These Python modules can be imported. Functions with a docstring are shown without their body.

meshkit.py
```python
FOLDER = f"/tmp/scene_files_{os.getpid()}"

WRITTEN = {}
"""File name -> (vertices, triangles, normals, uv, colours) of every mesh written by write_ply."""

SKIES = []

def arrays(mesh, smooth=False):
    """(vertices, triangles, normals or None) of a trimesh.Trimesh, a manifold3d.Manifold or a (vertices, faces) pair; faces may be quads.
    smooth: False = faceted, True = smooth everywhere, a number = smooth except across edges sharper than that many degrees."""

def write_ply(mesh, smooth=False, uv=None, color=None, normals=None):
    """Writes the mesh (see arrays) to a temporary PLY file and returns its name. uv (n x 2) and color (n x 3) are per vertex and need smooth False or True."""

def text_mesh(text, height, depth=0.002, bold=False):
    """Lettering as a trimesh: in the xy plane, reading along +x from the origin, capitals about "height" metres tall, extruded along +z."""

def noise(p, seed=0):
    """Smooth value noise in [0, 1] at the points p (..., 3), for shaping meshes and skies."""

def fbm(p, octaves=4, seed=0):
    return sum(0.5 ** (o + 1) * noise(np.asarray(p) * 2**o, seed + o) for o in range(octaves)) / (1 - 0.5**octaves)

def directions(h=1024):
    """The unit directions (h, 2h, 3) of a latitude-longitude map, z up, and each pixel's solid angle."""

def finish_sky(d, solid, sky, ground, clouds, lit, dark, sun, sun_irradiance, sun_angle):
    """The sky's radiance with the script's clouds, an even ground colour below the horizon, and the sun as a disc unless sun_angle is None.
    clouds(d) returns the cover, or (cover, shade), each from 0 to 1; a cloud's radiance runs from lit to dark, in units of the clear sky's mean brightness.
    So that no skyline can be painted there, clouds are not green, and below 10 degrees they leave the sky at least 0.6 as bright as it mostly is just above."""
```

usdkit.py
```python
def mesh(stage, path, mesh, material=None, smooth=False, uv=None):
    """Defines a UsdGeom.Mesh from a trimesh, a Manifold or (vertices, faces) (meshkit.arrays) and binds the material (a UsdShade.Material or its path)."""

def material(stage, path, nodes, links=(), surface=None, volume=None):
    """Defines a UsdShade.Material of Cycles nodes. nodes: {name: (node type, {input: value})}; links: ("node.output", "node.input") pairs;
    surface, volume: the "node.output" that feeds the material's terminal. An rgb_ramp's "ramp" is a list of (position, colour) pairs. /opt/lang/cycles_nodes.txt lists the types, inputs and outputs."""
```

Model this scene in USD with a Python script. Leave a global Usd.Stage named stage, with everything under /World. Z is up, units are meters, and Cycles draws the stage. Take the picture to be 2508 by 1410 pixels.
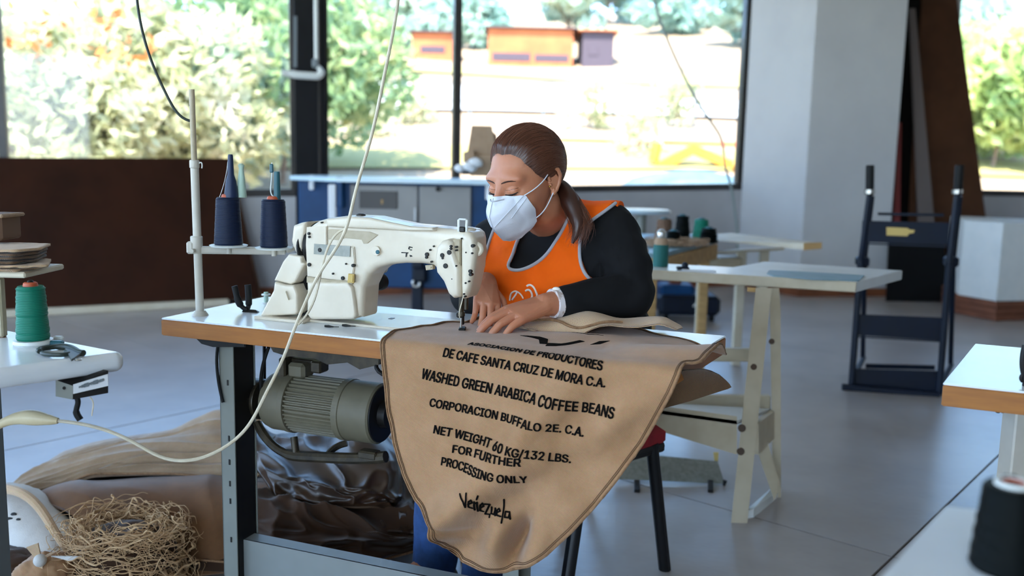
import math, random
import numpy as np, trimesh, manifold3d as m3d, shapely
from shapely.geometry import Polygon, Point, LineString
from scipy.spatial import Delaunay
import usdkit, meshkit
from pxr import Usd, UsdGeom, UsdLux, UsdShade, Gf, Sdf, Vt

stage = Usd.Stage.CreateInMemory()
UsdGeom.SetStageUpAxis(stage, 'Z'); UsdGeom.SetStageMetersPerUnit(stage, 1.0)
UsdGeom.Xform.Define(stage, '/World'); UsdGeom.Scope.Define(stage, '/World/Looks')
PI = math.pi
rng = np.random.default_rng(7); random.seed(7)

# ---------------------------------------------------------------- camera, sky, sun, exposure
F_PX, PITCH, ROLL, CZ = 2200.0, math.radians(7.73), math.radians(1.2), 1.136
EXPOSURE = 5.0
SKY_STRENGTH = 1.2
SUN_INTENSITY = 2050.0
cam = UsdGeom.Camera.Define(stage, '/World/camera')
_F = np.array([0, math.cos(PITCH), -math.sin(PITCH)]); _U = np.array([0, math.sin(PITCH), math.cos(PITCH)]); _R = np.array([1.0, 0, 0])
cR = _R * math.cos(ROLL) + _U * math.sin(ROLL); cU = _U * math.cos(ROLL) - _R * math.sin(ROLL)
cam.AddTransformOp().Set(Gf.Matrix4d(*cR, 0, *cU, 0, *(-_F), 0, 0, 0, CZ, 1))
cam.CreateHorizontalApertureAttr(36.0); cam.CreateFocalLengthAttr(36.0 * F_PX / 2508)
cam.CreateFStopAttr(2.4); cam.CreateFocusDistanceAttr(2.0); cam.CreateExposureAttr(EXPOSURE)
cam.CreateClippingRangeAttr(Gf.Vec2f(0.05, 2000))

SUN_EL, SUN_AZ = 52.0, 195.0          # high, from behind and left of the camera (azimuth: 0 = +y, clockwise)
usdkit.material(stage, '/World/Looks/sky', {
    's': ('sky_texture', {'sky_type': 'hosek_wilkie', 'turbidity': 3.0, 'ground_albedo': 0.4,
          'sun_direction': (math.sin(math.radians(SUN_AZ)) * math.cos(math.radians(SUN_EL)), math.cos(math.radians(SUN_AZ)) * math.cos(math.radians(SUN_EL)), math.sin(math.radians(SUN_EL)))}),
    'm': ('mix', {'mix_type': 'multiply', 'fac': 1.0, 'color2': (0.98, 0.985, 1.0)}), 'b': ('background_shader', {'strength': SKY_STRENGTH})}, [('s.color', 'm.color1'), ('m.color', 'b.color')], surface='b.background')
dome = UsdLux.DomeLight.Define(stage, '/World/sky'); dome.CreateIntensityAttr(1.0)
UsdShade.MaterialBindingAPI.Apply(dome.GetPrim()).Bind(UsdShade.Material.Get(stage, '/World/Looks/sky'))
sun = UsdLux.DistantLight.Define(stage, '/World/sun'); sun.CreateIntensityAttr(SUN_INTENSITY); sun.CreateAngleAttr(0.6); sun.CreateColorAttr(Gf.Vec3f(1.0, 0.95, 0.86))
_t = UsdGeom.Xformable(sun.GetPrim()); _t.AddRotateZOp().Set(180 - SUN_AZ + 0.0); _t.AddRotateXOp().Set(-(90 - SUN_EL) if False else (90 - SUN_EL))

# ---------------------------------------------------------------- pixel -> place
def ray(px, py):
    dx, dy = px - 1254.0, py - 705.0
    x = dx * math.cos(ROLL) + dy * math.sin(ROLL); y = -dx * math.sin(ROLL) + dy * math.cos(ROLL)
    d = F_PX * _F + x * _R - y * _U
    return d / d[1]
def onz(px, py, z):
    d = ray(px, py); return np.array([0, 0, CZ]) + d * ((z - CZ) / d[2])
def ony(px, py, y): return np.array([0, 0, CZ]) + ray(px, py) * y
def onplane(px, py, o, n):
    d = ray(px, py); c = np.array([0, 0, CZ]); return c + d * (np.dot(np.asarray(o) - c, n) / np.dot(d, n))

# ---------------------------------------------------------------- naming, things and parts
_used = {}
def numbered(parent, name):
    k = (parent, name); n = _used.get(k, -1) + 1; _used[k] = n
    return name if n == 0 else f'{name}_{n:03d}'
class T:                                   # a thing (Xform at its base) or a part with its world origin
    def __init__(s, path, org): s.path, s.org, s.prim = path, np.asarray(org, float), stage.GetPrimAtPath(path)
def tag(prim, label=None, cat=None, group=None, kind=None):
    p = prim.prim if isinstance(prim, T) else prim
    for k, v in (('label', label), ('category', cat), ('group', group), ('kind', kind)):
        if v: p.SetCustomDataByKey(k, v)
    return prim
def thing(name, label, cat, org=(0, 0, 0), group=None, kind=None):
    path = '/World/' + numbered('/World', name)
    x = UsdGeom.Xform.Define(stage, path); x.AddTranslateOp().Set(Gf.Vec3d(*map(float, org)))
    return tag(T(path, org), label, cat, group, kind)
def arr(mesh):
    if hasattr(mesh, 'to_mesh'):
        m = mesh.to_mesh(); return np.array(m.vert_properties[:, :3], float), np.array(m.tri_verts, int)
    if isinstance(mesh, (tuple, list)) and len(mesh) == 2 and not hasattr(mesh[0], 'vertices'):
        v, f = np.asarray(mesh[0], float), np.asarray(mesh[1], int)
        if f.shape[1] == 4: f = np.vstack([f[:, [0, 1, 2]], f[:, [0, 2, 3]]])
        return v, f
    if isinstance(mesh, list): return arr(join(mesh))
    return np.array(mesh.vertices, float), np.array(mesh.faces, int)
def join(ms):
    vs, fs, n = [], [], 0
    for m in ms:
        v, f = arr(m); vs.append(v); fs.append(f + n); n += len(v)
    return np.vstack(vs), np.vstack(fs)
def obj(name, mesh, mat, parent=None, smooth=30, label=None, cat=None, group=None, kind=None):
    """ONE mesh prim, given in world coordinates, under parent (a T) or at top level."""
    v, f = arr(mesh); org = parent.org if parent is not None else np.zeros(3)
    base = parent.path if parent is not None else '/World'
    path = base + '/' + numbered(base, name)
    usdkit.mesh(stage, path, trimesh.Trimesh(v - org, f, process=False), MAT[mat] if isinstance(mat, str) else mat, smooth)
    t = T(path, org); tag(t, label, cat, group, kind); return t
def struct(name, mesh, mat, parent=None, smooth=30):
    return obj(name, mesh, mat, parent, smooth, kind='structure' if parent is None else None)
def sthing(name):
    path = '/World/' + numbered('/World', name); UsdGeom.Xform.Define(stage, path)
    return tag(T(path, (0, 0, 0)), kind='structure')
def copy_of(src, name, mat4=None, loc=(0, 0, 0), rotz=0, scale=1, label=None, cat=None, group=None):
    path = '/World/' + numbered('/World', name)
    x = UsdGeom.Xform.Define(stage, path); p = x.GetPrim()
    p.GetReferences().AddInternalReference(src.path); x.ClearXformOpOrder()
    x.AddTranslateOp(opSuffix='c').Set(Gf.Vec3d(*map(float, loc))); x.AddRotateZOp(opSuffix='c').Set(float(rotz)); x.AddScaleOp(opSuffix='c').Set(Gf.Vec3f(scale, scale, scale))
    p.SetInstanceable(True); return tag(T(path, loc), label, cat, group)

# ---------------------------------------------------------------- shapes (all return trimesh or (v, f))
def hull(pts): return trimesh.convex.convex_hull(np.asarray(pts, float))
def frame3(d, up=(0, 0, 1)):
    d = np.asarray(d, float); d = d / np.linalg.norm(d); up = np.asarray(up, float)
    if abs(d @ up) > 0.95: up = np.array([1.0, 0, 0]) if abs(d[0]) < .9 else np.array([0, 1.0, 0])
    a = np.cross(up, d); a /= np.linalg.norm(a); return a, np.cross(d, a), d
def box(c, s, bev=0.004, rz=0, axes=None):
    """chamfered box: centre, size, optional z rotation (degrees) or 3 axis vectors"""
    s = np.asarray(s, float) / 2; b = min(bev, s.min() * 0.9); pts = []
    for sx in (-1, 1):
        for sy in (-1, 1):
            for sz in (-1, 1):
                k = np.array([sx, sy, sz])
                for ax in range(3):
                    q = (s - b) * k; q[ax] = s[ax] * k[ax]; pts.append(q)
    pts = np.array(pts)
    if axes is not None: pts = pts @ np.asarray(axes, float)
    if rz:
        a = math.radians(rz); pts = pts @ np.array([[math.cos(a), math.sin(a), 0], [-math.sin(a), math.cos(a), 0], [0, 0, 1]])
    return hull(pts + np.asarray(c, float))
def bar(a, b, w, h, up=(0, 0, 1), bev=0.003):
    """rectangular bar from a to b: w sideways, h along up"""
    a, b = np.asarray(a, float), np.asarray(b, float); x, y, d = frame3(b - a, up)
    return box((a + b) / 2, (w, h, np.linalg.norm(b - a)), bev, axes=[x, y, d])
def ring_loft(rings, close=True, caps=True):
    n, k = len(rings), len(rings[0]); v = np.vstack(rings); f = []
    for i in range(n - 1):
        for j in range(k if close else k - 1):
            a, b = i * k + j, i * k + (j + 1) % k; f.append((a, b, b + k, a + k))
    f = [t for q in f for t in ((q[0], q[1], q[2]), (q[0], q[2], q[3]))]
    if caps:
        v = np.vstack([v, rings[0].mean(0), rings[-1].mean(0)]); A, B = len(v) - 2, len(v) - 1
        for j in range(k):
            f.append((A, (j + 1) % k, j)); f.append((B, (n - 1) * k + j, (n - 1) * k + (j + 1) % k))
    return v, np.array(f)
def tube(pts, r, k=10, caps=True):
    pts = np.asarray(pts, float); n = len(pts); r = np.broadcast_to(np.asarray(r, float), (n,))
    t = np.gradient(pts, axis=0); t /= np.maximum(np.linalg.norm(t, axis=1, keepdims=True), 1e-12)
    a, b, _ = frame3(t[0]); ang = np.linspace(0, 2 * PI, k, endpoint=False); rings = []
    for i in range(n):
        a = a - t[i] * (a @ t[i]); a /= np.linalg.norm(a); b = np.cross(t[i], a)
        rings.append(pts[i] + r[i] * (np.cos(ang)[:, None] * a + np.sin(ang)[:, None] * b))
    return ring_loft(rings, True, caps)
def spline(pts, n=40):
    from scipy.interpolate import CubicSpline
    pts = np.asarray(pts, float); s = np.r_[0, np.cumsum(np.linalg.norm(np.diff(pts, axis=0), axis=1))]
    return CubicSpline(s, pts)(np.linspace(0, s[-1], n))
def lathe(profile, c=(0, 0, 0), axis=(0, 0, 1), k=32):
    """profile: (radius, height) pairs from bottom to top"""
    x, y, d = frame3(axis); ang = np.linspace(0, 2 * PI, k, endpoint=False); c = np.asarray(c, float)
    return ring_loft([c + h * d + max(r, 1e-5) * (np.cos(ang)[:, None] * x + np.sin(ang)[:, None] * y) for r, h in profile])
def cyl(a, b, r, k=20, bev=0.0):
    a, b = np.asarray(a, float), np.asarray(b, float); L = np.linalg.norm(b - a); e = min(bev, r * .8, L * .45)
    prof = [(r - e, 0), (r, e), (r, L - e), (r - e, L)] if e > 0 else [(r, 0), (r, L)]
    return lathe(prof, a, b - a, k)
def ball(c, r, sub=2, scale=(1, 1, 1)):
    m = trimesh.creation.icosphere(sub, 1.0); return np.asarray(m.vertices) * np.asarray(scale) * r + np.asarray(c, float), np.asarray(m.faces)
def torus(c, axis, R, r, k=28, q=10):
    x, y, d = frame3(axis); t = np.linspace(0, 2 * PI, k, endpoint=False)
    v, f = [], []
    for i, a in enumerate(t):
        e = math.cos(a) * x + math.sin(a) * y
        for j in range(q):
            b = 2 * PI * j / q; v.append(np.asarray(c) + e * (R + r * math.cos(b)) + d * r * math.sin(b))
            f.append((i * q + j, ((i + 1) % k) * q + j, ((i + 1) % k) * q + (j + 1) % q, i * q + (j + 1) % q))
    return np.array(v), np.array(f)
def extrude(poly2d, o, ex, ey, depth, bev=0.0):
    """polygon in the plane (o, ex, ey) extruded by depth along ex x ey (negative: backwards), with chamfered rims"""
    P = poly2d if isinstance(poly2d, Polygon) else Polygon(poly2d)
    if not P.is_valid: P = P.buffer(0)
    ex, ey = np.asarray(ex, float), np.asarray(ey, float); nz = np.cross(ex, ey); o = np.asarray(o, float)
    if bev > 0:
        cs = m3d.CrossSection([np.array(P.exterior.coords)[:-1]] + [np.array(i.coords)[:-1] for i in P.interiors], m3d.FillRule.EvenOdd)
        d = abs(depth); a = cs.offset(-bev, m3d.JoinType.Miter).extrude(d).to_mesh(); m = cs.extrude(d - 2 * bev).translate((0, 0, bev))
        m = (m + cs.offset(-bev, m3d.JoinType.Miter).extrude(d)); v, f = arr(m)
    else:
        t = trimesh.creation.extrude_polygon(P, abs(depth), engine='earcut'); v, f = np.array(t.vertices), np.array(t.faces)
    if depth < 0: v = v * [1, 1, -1]; f = f[:, ::-1]
    return o + v[:, :1] * ex + v[:, 1:2] * ey + v[:, 2:] * nz, f
def round_slab(pts, z0, z1, r, n=5):
    """convex slab with rounded rims"""
    q = Polygon(pts).buffer(0); v = []
    for k in range(n):
        a = k / (n - 1) * PI / 2; ring = np.array(q.buffer(-r * (1 - math.sin(a)) - 1e-5).exterior.coords); d = r * (1 - math.cos(a))
        v += [np.c_[ring, np.full(len(ring), z0 + d)], np.c_[ring, np.full(len(ring), z1 - d)]]
    return hull(np.vstack(v))
def sheet(poly, step, fn, thick, seed=0):
    """a cloth or panel cut as a 2-D polygon, meshed finely, placed in space by fn(uv)->xyz and given a thickness"""
    P = poly if isinstance(poly, Polygon) else Polygon(poly)
    L = P.exterior.length; n = max(8, int(L / step)); rim = np.array([P.exterior.interpolate(i / n, normalized=True).coords[0] for i in range(n)])
    x0, y0, x1, y1 = P.bounds; gx, gy = np.meshgrid(np.arange(x0, x1, step), np.arange(y0, y1, step)); gx = gx + (np.arange(gx.shape[0]) % 2)[:, None] * step / 2
    g = np.c_[gx.ravel(), gy.ravel()]; g = g[shapely.contains_xy(P.buffer(-step * .55), g[:, 0], g[:, 1])]
    uv = np.vstack([rim, g]); tri = Delaunay(uv).simplices; c = uv[tri].mean(1); tri = tri[shapely.contains_xy(P, c[:, 0], c[:, 1])]
    e1, e2 = uv[tri[:, 1]] - uv[tri[:, 0]], uv[tri[:, 2]] - uv[tri[:, 0]]; flip = e1[:, 0] * e2[:, 1] - e1[:, 1] * e2[:, 0] < 0; tri[flip] = tri[flip][:, ::-1]
    v = fn(uv); m = trimesh.Trimesh(v, tri, process=False); nrm = np.array(m.vertex_normals); N = len(v)
    w = v - nrm * thick; f = [tri, tri[:, ::-1] + N]; i = np.arange(n); j = (i + 1) % n
    f += [np.c_[i, i + N, j], np.c_[j, i + N, j + N]]
    return np.vstack([v, w]), np.vstack(f)[:, ::-1]
def bones(joints, links, refine=0.012, smooth=8, extra=()):
    """hull of the spheres at both ends of every link, joined, refined and smoothed"""
    S = {}
    def sp(n):
        if n not in S:
            p, r = joints[n]; S[n] = m3d.Manifold.sphere(r, 18).translate(tuple(map(float, p)))
        return S[n]
    parts = [m3d.Manifold.batch_hull([sp(n) for n in l]) for l in links] + list(extra)
    m = m3d.Manifold.batch_boolean(parts, m3d.OpType.Add).refine_to_length(refine); v, f = arr(m)
    t = trimesh.Trimesh(v, f, process=True); trimesh.smoothing.filter_taubin(t, 0.5, 0.52, smooth); return t
def to_manifold(mesh):
    v, f = arr(mesh); t = trimesh.Trimesh(v, f, process=True); t.merge_vertices(); return m3d.Manifold(m3d.Mesh(np.asarray(t.vertices, np.float32), np.asarray(t.faces, np.uint32)))
def curves(name, strands, width, mat, parent, kind=None, label=None):
    path = parent.path + '/' + numbered(parent.path, name); c = UsdGeom.BasisCurves.Define(stage, path)
    pts = np.vstack(strands) - parent.org
    c.CreatePointsAttr(Vt.Vec3fArray.FromNumpy(pts.astype(np.float32))); c.CreateCurveVertexCountsAttr(Vt.IntArray([len(s) for s in strands]))
    c.CreateTypeAttr('cubic'); c.CreateBasisAttr('catmullRom'); c.CreateWrapAttr('pinned')
    w = np.broadcast_to(np.asarray(width, float), (len(pts),)); c.CreateWidthsAttr(Vt.FloatArray.FromNumpy(w.astype(np.float32))); c.SetWidthsInterpolation('vertex')
    UsdShade.MaterialBindingAPI.Apply(c.GetPrim()).Bind(MAT[mat]); t = T(path, parent.org); tag(t, label, None, None, kind); return t

# ---------------------------------------------------------------- materials
def srgb(h):
    if not isinstance(h, str): return tuple(h)
    c = np.array([int(h[i:i + 2], 16) for i in (0, 2, 4)]) / 255.0
    return tuple(np.where(c <= 0.04045, c / 12.92, ((c + 0.055) / 1.055) ** 2.4))
MAT = {}
def mat(name, col, rough=0.5, col2=None, scale=6.0, detail=4.0, contrast=(0.35, 0.65), bump=0.0, bscale=60.0, bdist=0.002, stretch=(1, 1, 1), random=None, **pr):
    """principled material; base colour mixes col and col2 by object-space noise; bump from finer noise"""
    n = {'p': ('principled_bsdf', {'roughness': rough, 'base_color': srgb(col), **{k: (srgb(v) if isinstance(v, str) else v) for k, v in pr.items()}})}; l = []
    if col2 is not None or bump:
        n['tc'] = ('texture_coordinate', {}); n['mp'] = ('mapping', {'scale': stretch}); l.append(('tc.object', 'mp.vector'))
    if col2 is not None:
        n['nz'] = ('noise_texture', {'scale': scale, 'detail': detail, 'roughness': 0.6}); l.append(('mp.vector', 'nz.vector'))
        n['rp'] = ('rgb_ramp', {'ramp': [(0, srgb(col)), (contrast[0], srgb(col)), (contrast[1], srgb(col2)), (1, srgb(col2))]}); l += [('nz.fac', 'rp.fac'), ('rp.color', 'p.base_color')]
    if bump:
        n['nb'] = ('noise_texture', {'scale': bscale, 'detail': 3.0}); n['bp'] = ('bump', {'strength': bump, 'distance': bdist})
        l += [('mp.vector', 'nb.vector'), ('nb.fac', 'bp.height'), ('bp.normal', 'p.normal')]
    MAT[name] = usdkit.material(stage, '/World/Looks/' + name, n, l, surface='p.BSDF')
def foliage(name, c1, c2, c3, trans=0.45, scale=0.9):
    n = {'tc': ('geometry', {}), 'nz': ('noise_texture', {'scale': scale, 'detail': 5.0, 'roughness': 0.75}),
         'rp': ('rgb_ramp', {'ramp': [(0.3, srgb(c1)), (0.5, srgb(c2)), (0.68, srgb(c3))]}),
         'd': ('principled_bsdf', {'roughness': 0.55}), 't': ('translucent_bsdf', {}), 'm': ('mix_closure', {'fac': trans})}
    MAT[name] = usdkit.material(stage, '/World/Looks/' + name, n, [('tc.position', 'nz.vector'), ('nz.fac', 'rp.fac'), ('rp.color', 'd.base_color'), ('rp.color', 't.color'), ('d.BSDF', 'm.closure1'), ('t.BSDF', 'm.closure2')], surface='m.closure')
def weave(name, col, col2, rough=0.85, thread=420.0, bump=0.35, stain=None, sheen=0.25):
    """woven sacking: object-space crossed waves for the threads, blotchy tone"""
    n = {'tc': ('texture_coordinate', {}), 'wx': ('wave_texture', {'wave_type': 'bands', 'bands_direction': 'diagonal', 'scale': thread / 3.1, 'distortion': 3.0, 'detail': 2.0}),
         'nz': ('noise_texture', {'scale': 9.0, 'detail': 6.0, 'roughness': 0.65}), 'nf': ('noise_texture', {'scale': 260.0, 'detail': 2.0}),
         'rp': ('rgb_ramp', {'ramp': [(0.3, srgb(col)), (0.7, srgb(col2))]}), 'mx': ('mix', {'mix_type': 'multiply', 'fac': 0.25}),
         'ad': ('math', {'math_type': 'add'}), 'bp': ('bump', {'strength': bump, 'distance': 0.0012}), 'p': ('principled_bsdf', {'roughness': rough, 'sheen_weight': sheen, 'sheen_roughness': 0.5, 'specular_ior_level': 0.25})}
    l = [('tc.object', 'wx.vector'), ('tc.object', 'nz.vector'), ('tc.object', 'nf.vector'), ('nz.fac', 'rp.fac'), ('rp.color', 'mx.color1'), ('nf.color', 'mx.color2'), ('mx.color', 'p.base_color'),
         ('wx.fac', 'ad.value1'), ('nf.fac', 'ad.value2'), ('ad.value', 'bp.height'), ('bp.normal', 'p.normal')]
    MAT[name] = usdkit.material(stage, '/World/Looks/' + name, n, l, surface='p.BSDF')
mat('plaster', 'b4b3b4', 0.85, 'abaaab', scale=2.5, bump=0.15, bscale=90)
mat('column_paint', 'c6c6c6', 0.8, 'bebebf', scale=1.5, bump=0.1, bscale=60)
mat('ceiling_paint', 'c8c6c2', 0.9)
mat('black_steel', '0c0c0f', 0.55, '101014', scale=5, specular_ior_level=0.25)
mat('frame_metal', '2c2a29', 0.4, '3a3532', scale=4)
mat('concrete', 'aaa29c', 0.32, '938b86', scale=1.6, detail=8.0, contrast=(0.32, 0.68), bump=0.25, bscale=35, bdist=0.003, specular_ior_level=0.55)
mat('joint_filler', '4a4038', 0.8)
mat('baseboard_clay', '8a5030', 0.6, '6f3f26', scale=5)
mat('hardboard', '361a0c', 0.75, '291308', scale=2.2, detail=6, bump=0.1, bscale=200, specular_ior_level=0.15)
mat('dirt', 'a58e74', 0.95, '8f785c', scale=0.09, detail=8)
mat('road', 'bcbab6', 0.9, 'b2afa9', scale=0.3)
mat('dry_grass', 'a89860', 0.95, '8d8648', scale=0.2, detail=8)
mat('brick_orange', 'a8623a', 0.9, '955230', scale=0.6)
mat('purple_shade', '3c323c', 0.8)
mat('yellow_machine', 'b8841c', 0.5)
mat('tarp_teal', '4a6068', 0.6, '5c7076', scale=2)
mat('trunk_bark', '6b5544', 0.9, '8a7460', scale=6)
mat('wire_grey', '6a7276', 0.6)
foliage('leaf_pale', '77804f', 'bfc096', 'efe8d6', scale=0.7)
foliage('leaf_green', '4a7250', '86a070', 'cccb90', scale=0.8)
foliage('leaf_blue', '587f78', '86a89c', 'bccab0', scale=0.35)
foliage('leaf_yellow', '7ba070', 'afc078', 'dcdca0', scale=0.8)
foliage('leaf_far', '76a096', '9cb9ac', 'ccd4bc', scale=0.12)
MAT['glass'] = usdkit.material(stage, '/World/Looks/glass', {'f': ('fresnel', {'IOR': 1.35}), 't': ('transparent_bsdf', {'color': (0.97, 0.98, 0.98)}), 'g': ('glossy_bsdf', {'roughness': 0.02, 'color': (1, 1, 1)}), 'm': ('mix_closure', {})},
    [('f.fac', 'm.fac'), ('t.BSDF', 'm.closure1'), ('g.BSDF', 'm.closure2')], surface='m.closure')

# ---------------------------------------------------------------- room shell
WP, WU = np.array([2.07, 8.86, 0]), np.array([0.948, 0.3185, 0]); WU = WU / np.linalg.norm(WU); WN = np.array([WU[1], -WU[0], 0])
Z = np.array([0, 0, 1.0])
def ws(px, py=300): return float((onplane(px, py, WP, WN) - WP) @ WU)
def wpt(s, z, d=0.0): return WP + WU * s + Z * z + WN * d
S_L, S0, S1a, S1b, S2a, S2b, S3 = ws(-1700), ws(3), ws(722), ws(797), ws(1117), ws(1131), ws(1822)
def sill(s): return 0.793 + (0.948 - 0.793) * (s - S0) / (S3 - S0)
HEAD, CEIL = 3.15, 3.75
room = np.array([[-6.2, -6.5], [7.8, -6.5], [7.8, 9.62], [3.42, 9.15], [2.45, 8.83], list(wpt(S_L, 0)[:2])])
# floor: cast slabs with open joints; directions follow the two joints seen
ja, jb = onz(2487, 1075, 0), onz(2317, 1238, 0); jd = (ja - jb)[:2] / np.linalg.norm((ja - jb)[:2]); jn = np.array([jd[1], -jd[0]])
o1 = jb[:2]; t0 = float((onz(2000, 1310, 0)[:2] - o1) @ jd)
floor = sthing('floor'); FP = Polygon(room).buffer(0.12, join_style=2)
for i in range(-5, 4):
    for j in range(-5, 6):
        a, b, c, d = o1 + jn * i * 2.9 + jd * (t0 + j * 2.9), 0, 0, 0
        q = Polygon([a + jn * .004 + jd * .004, a + jn * 2.896 + jd * .004, a + jn * 2.896 + jd * 2.896, a + jn * .004 + jd * 2.896]).intersection(FP)
        if q.area > 0.05: obj('slab', extrude(q, (0, 0, 0), (1, 0, 0), (0, 1, 0), -0.08), 'concrete', floor, False)
obj('joint_bed', extrude(FP, (0, 0, -0.006), (1, 0, 0), (0, 1, 0), -0.05), 'joint_filler', floor, False)
struct('ceiling', extrude(Polygon(room).buffer(0.3, join_style=2), (0, 0, CEIL), (1, 0, 0), (0, 1, 0), 0.2), 'ceiling_paint', smooth=False)
def wall_piece(s0, s1, z0a, z0b, z1a, z1b, d0=-0.22, d1=0.0):
    return hull([wpt(s, z, d) for s, za, zb in ((s0, z0a, z1a), (s1, z0b, z1b)) for z in (za, zb) for d in (d0, d1)])
struct('wall_back', join([wall_piece(S_L, S3 + .10, -.1, -.1, sill(S_L), sill(S3 + .10)), wall_piece(S_L, S3 + .10, HEAD, HEAD, CEIL, CEIL)]), 'plaster', smooth=False)
struct('wall_corner', wall_piece(S3 + .10, S3 + .75, -.1, -.1, CEIL, CEIL), 'plaster', smooth=False)
struct('baseboard_back', wall_piece(S_L, S3 + .1, 0, 0, .085, .085, 0.001, .02), 'baseboard_clay', smooth=False)
def window(name, s0, s1, fw, top=HEAD, sl=sill, pt=wpt):
    w = sthing(name); dd = (-.13, -.05)
    def member(a, b, c, d): return hull([pt(s, z, k) for (s, z) in (a, b, c, d) for k in dd])
    z0a, z0b = sl(s0), sl(s1)
    obj('sill_rail', member((s0, z0a), (s1, z0b), (s0, z0a + .062), (s1, z0b + .062)), 'frame_metal', w, False)
    obj('head_rail', member((s0, top - .06), (s1, top - .06), (s0, top), (s1, top)), 'frame_metal', w, False)
    obj('stile', member((s0, z0a + .062), (s0 + fw[0], z0a + .062), (s0, top - .06), (s0 + fw[0], top - .06)), 'frame_metal', w, False)
    obj('stile', member((s1 - fw[1], z0b + .062), (s1, z0b + .062), (s1 - fw[1], top - .06), (s1, top - .06)), 'frame_metal', w, False)
    obj('pane', hull([pt(s, z, k) for s, z in ((s0 + fw[0], z0a + .062), (s1 - fw[1], z0b + .062), (s0 + fw[0], top - .06), (s1 - fw[1], top - .06)) for k in (-.093, -.087)]), 'glass', w, False)
window('window_1', S0, S1a, (.02, .03)); window('window_2', S1b, (S2a + S2b) / 2, (.03, .033)); window('window_3', (S2a + S2b) / 2, S3 + .1, (.033, .1)); window('window_4', S_L, S0, (.05, .04))
pil = sthing('pillar'); pc = (S1a + S1b) / 2; hw = (S1b - S1a) / 2
obj('shaft', hull([wpt(s, z, d) for s in (pc - hw, pc + hw) for z in (0, CEIL) for d in (-.16, .03)]), 'black_steel', pil, False)
obj('flange', hull([wpt(s, z, d) for s in (pc + hw * .5, pc + hw * .62) for z in (0, CEIL) for d in (.03, .045)]), 'frame_metal', pil, False)
struct('column', extrude([(2.64, 8.2), (3.50, 8.345), (3.42, 9.15), tuple(wpt(S3 + .75, 0)[:2]), tuple(wpt(S3 + .015, 0, .004)[:2])], (0, 0, 0), (1, 0, 0), (0, 1, 0), CEIL, .012), 'column_paint')
struct('baseboard_column', extrude(Polygon([(2.632, 8.183), (3.514, 8.332), (3.43, 9.1), tuple(wpt(S3 + .7, 0, .02)[:2]), tuple(wpt(S3 + .0, 0, .02)[:2])]), (0, 0, 0), (1, 0, 0), (0, 1, 0), .075), 'baseboard_clay', smooth=False)
# wall and window to the right of the column
RU = np.array([4.38, 0.47, 0]); RU = RU / np.linalg.norm(RU); RN = np.array([RU[1], -RU[0], 0]); RP = np.array([3.42, 9.15, 0])
def rpt(s, z, d=0.0): return RP + RU * s + Z * z + RN * d
def rwall(s0, s1, z0, z1): return hull([rpt(s, z, d) for s in (s0, s1) for z in (z0, z1) for d in (-.22, 0)])
R0 = float((onplane(2330, 300, RP, RN) - RP) @ RU)
struct('wall_back_right', join([rwall(0, 4.5, -.1, .93), rwall(0, 4.5, HEAD, CEIL), rwall(0, R0, .93, HEAD)]), 'plaster', smooth=False)
window('window_5', R0, 4.4, (.03, .05), HEAD, lambda s: .93, rpt)
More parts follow.
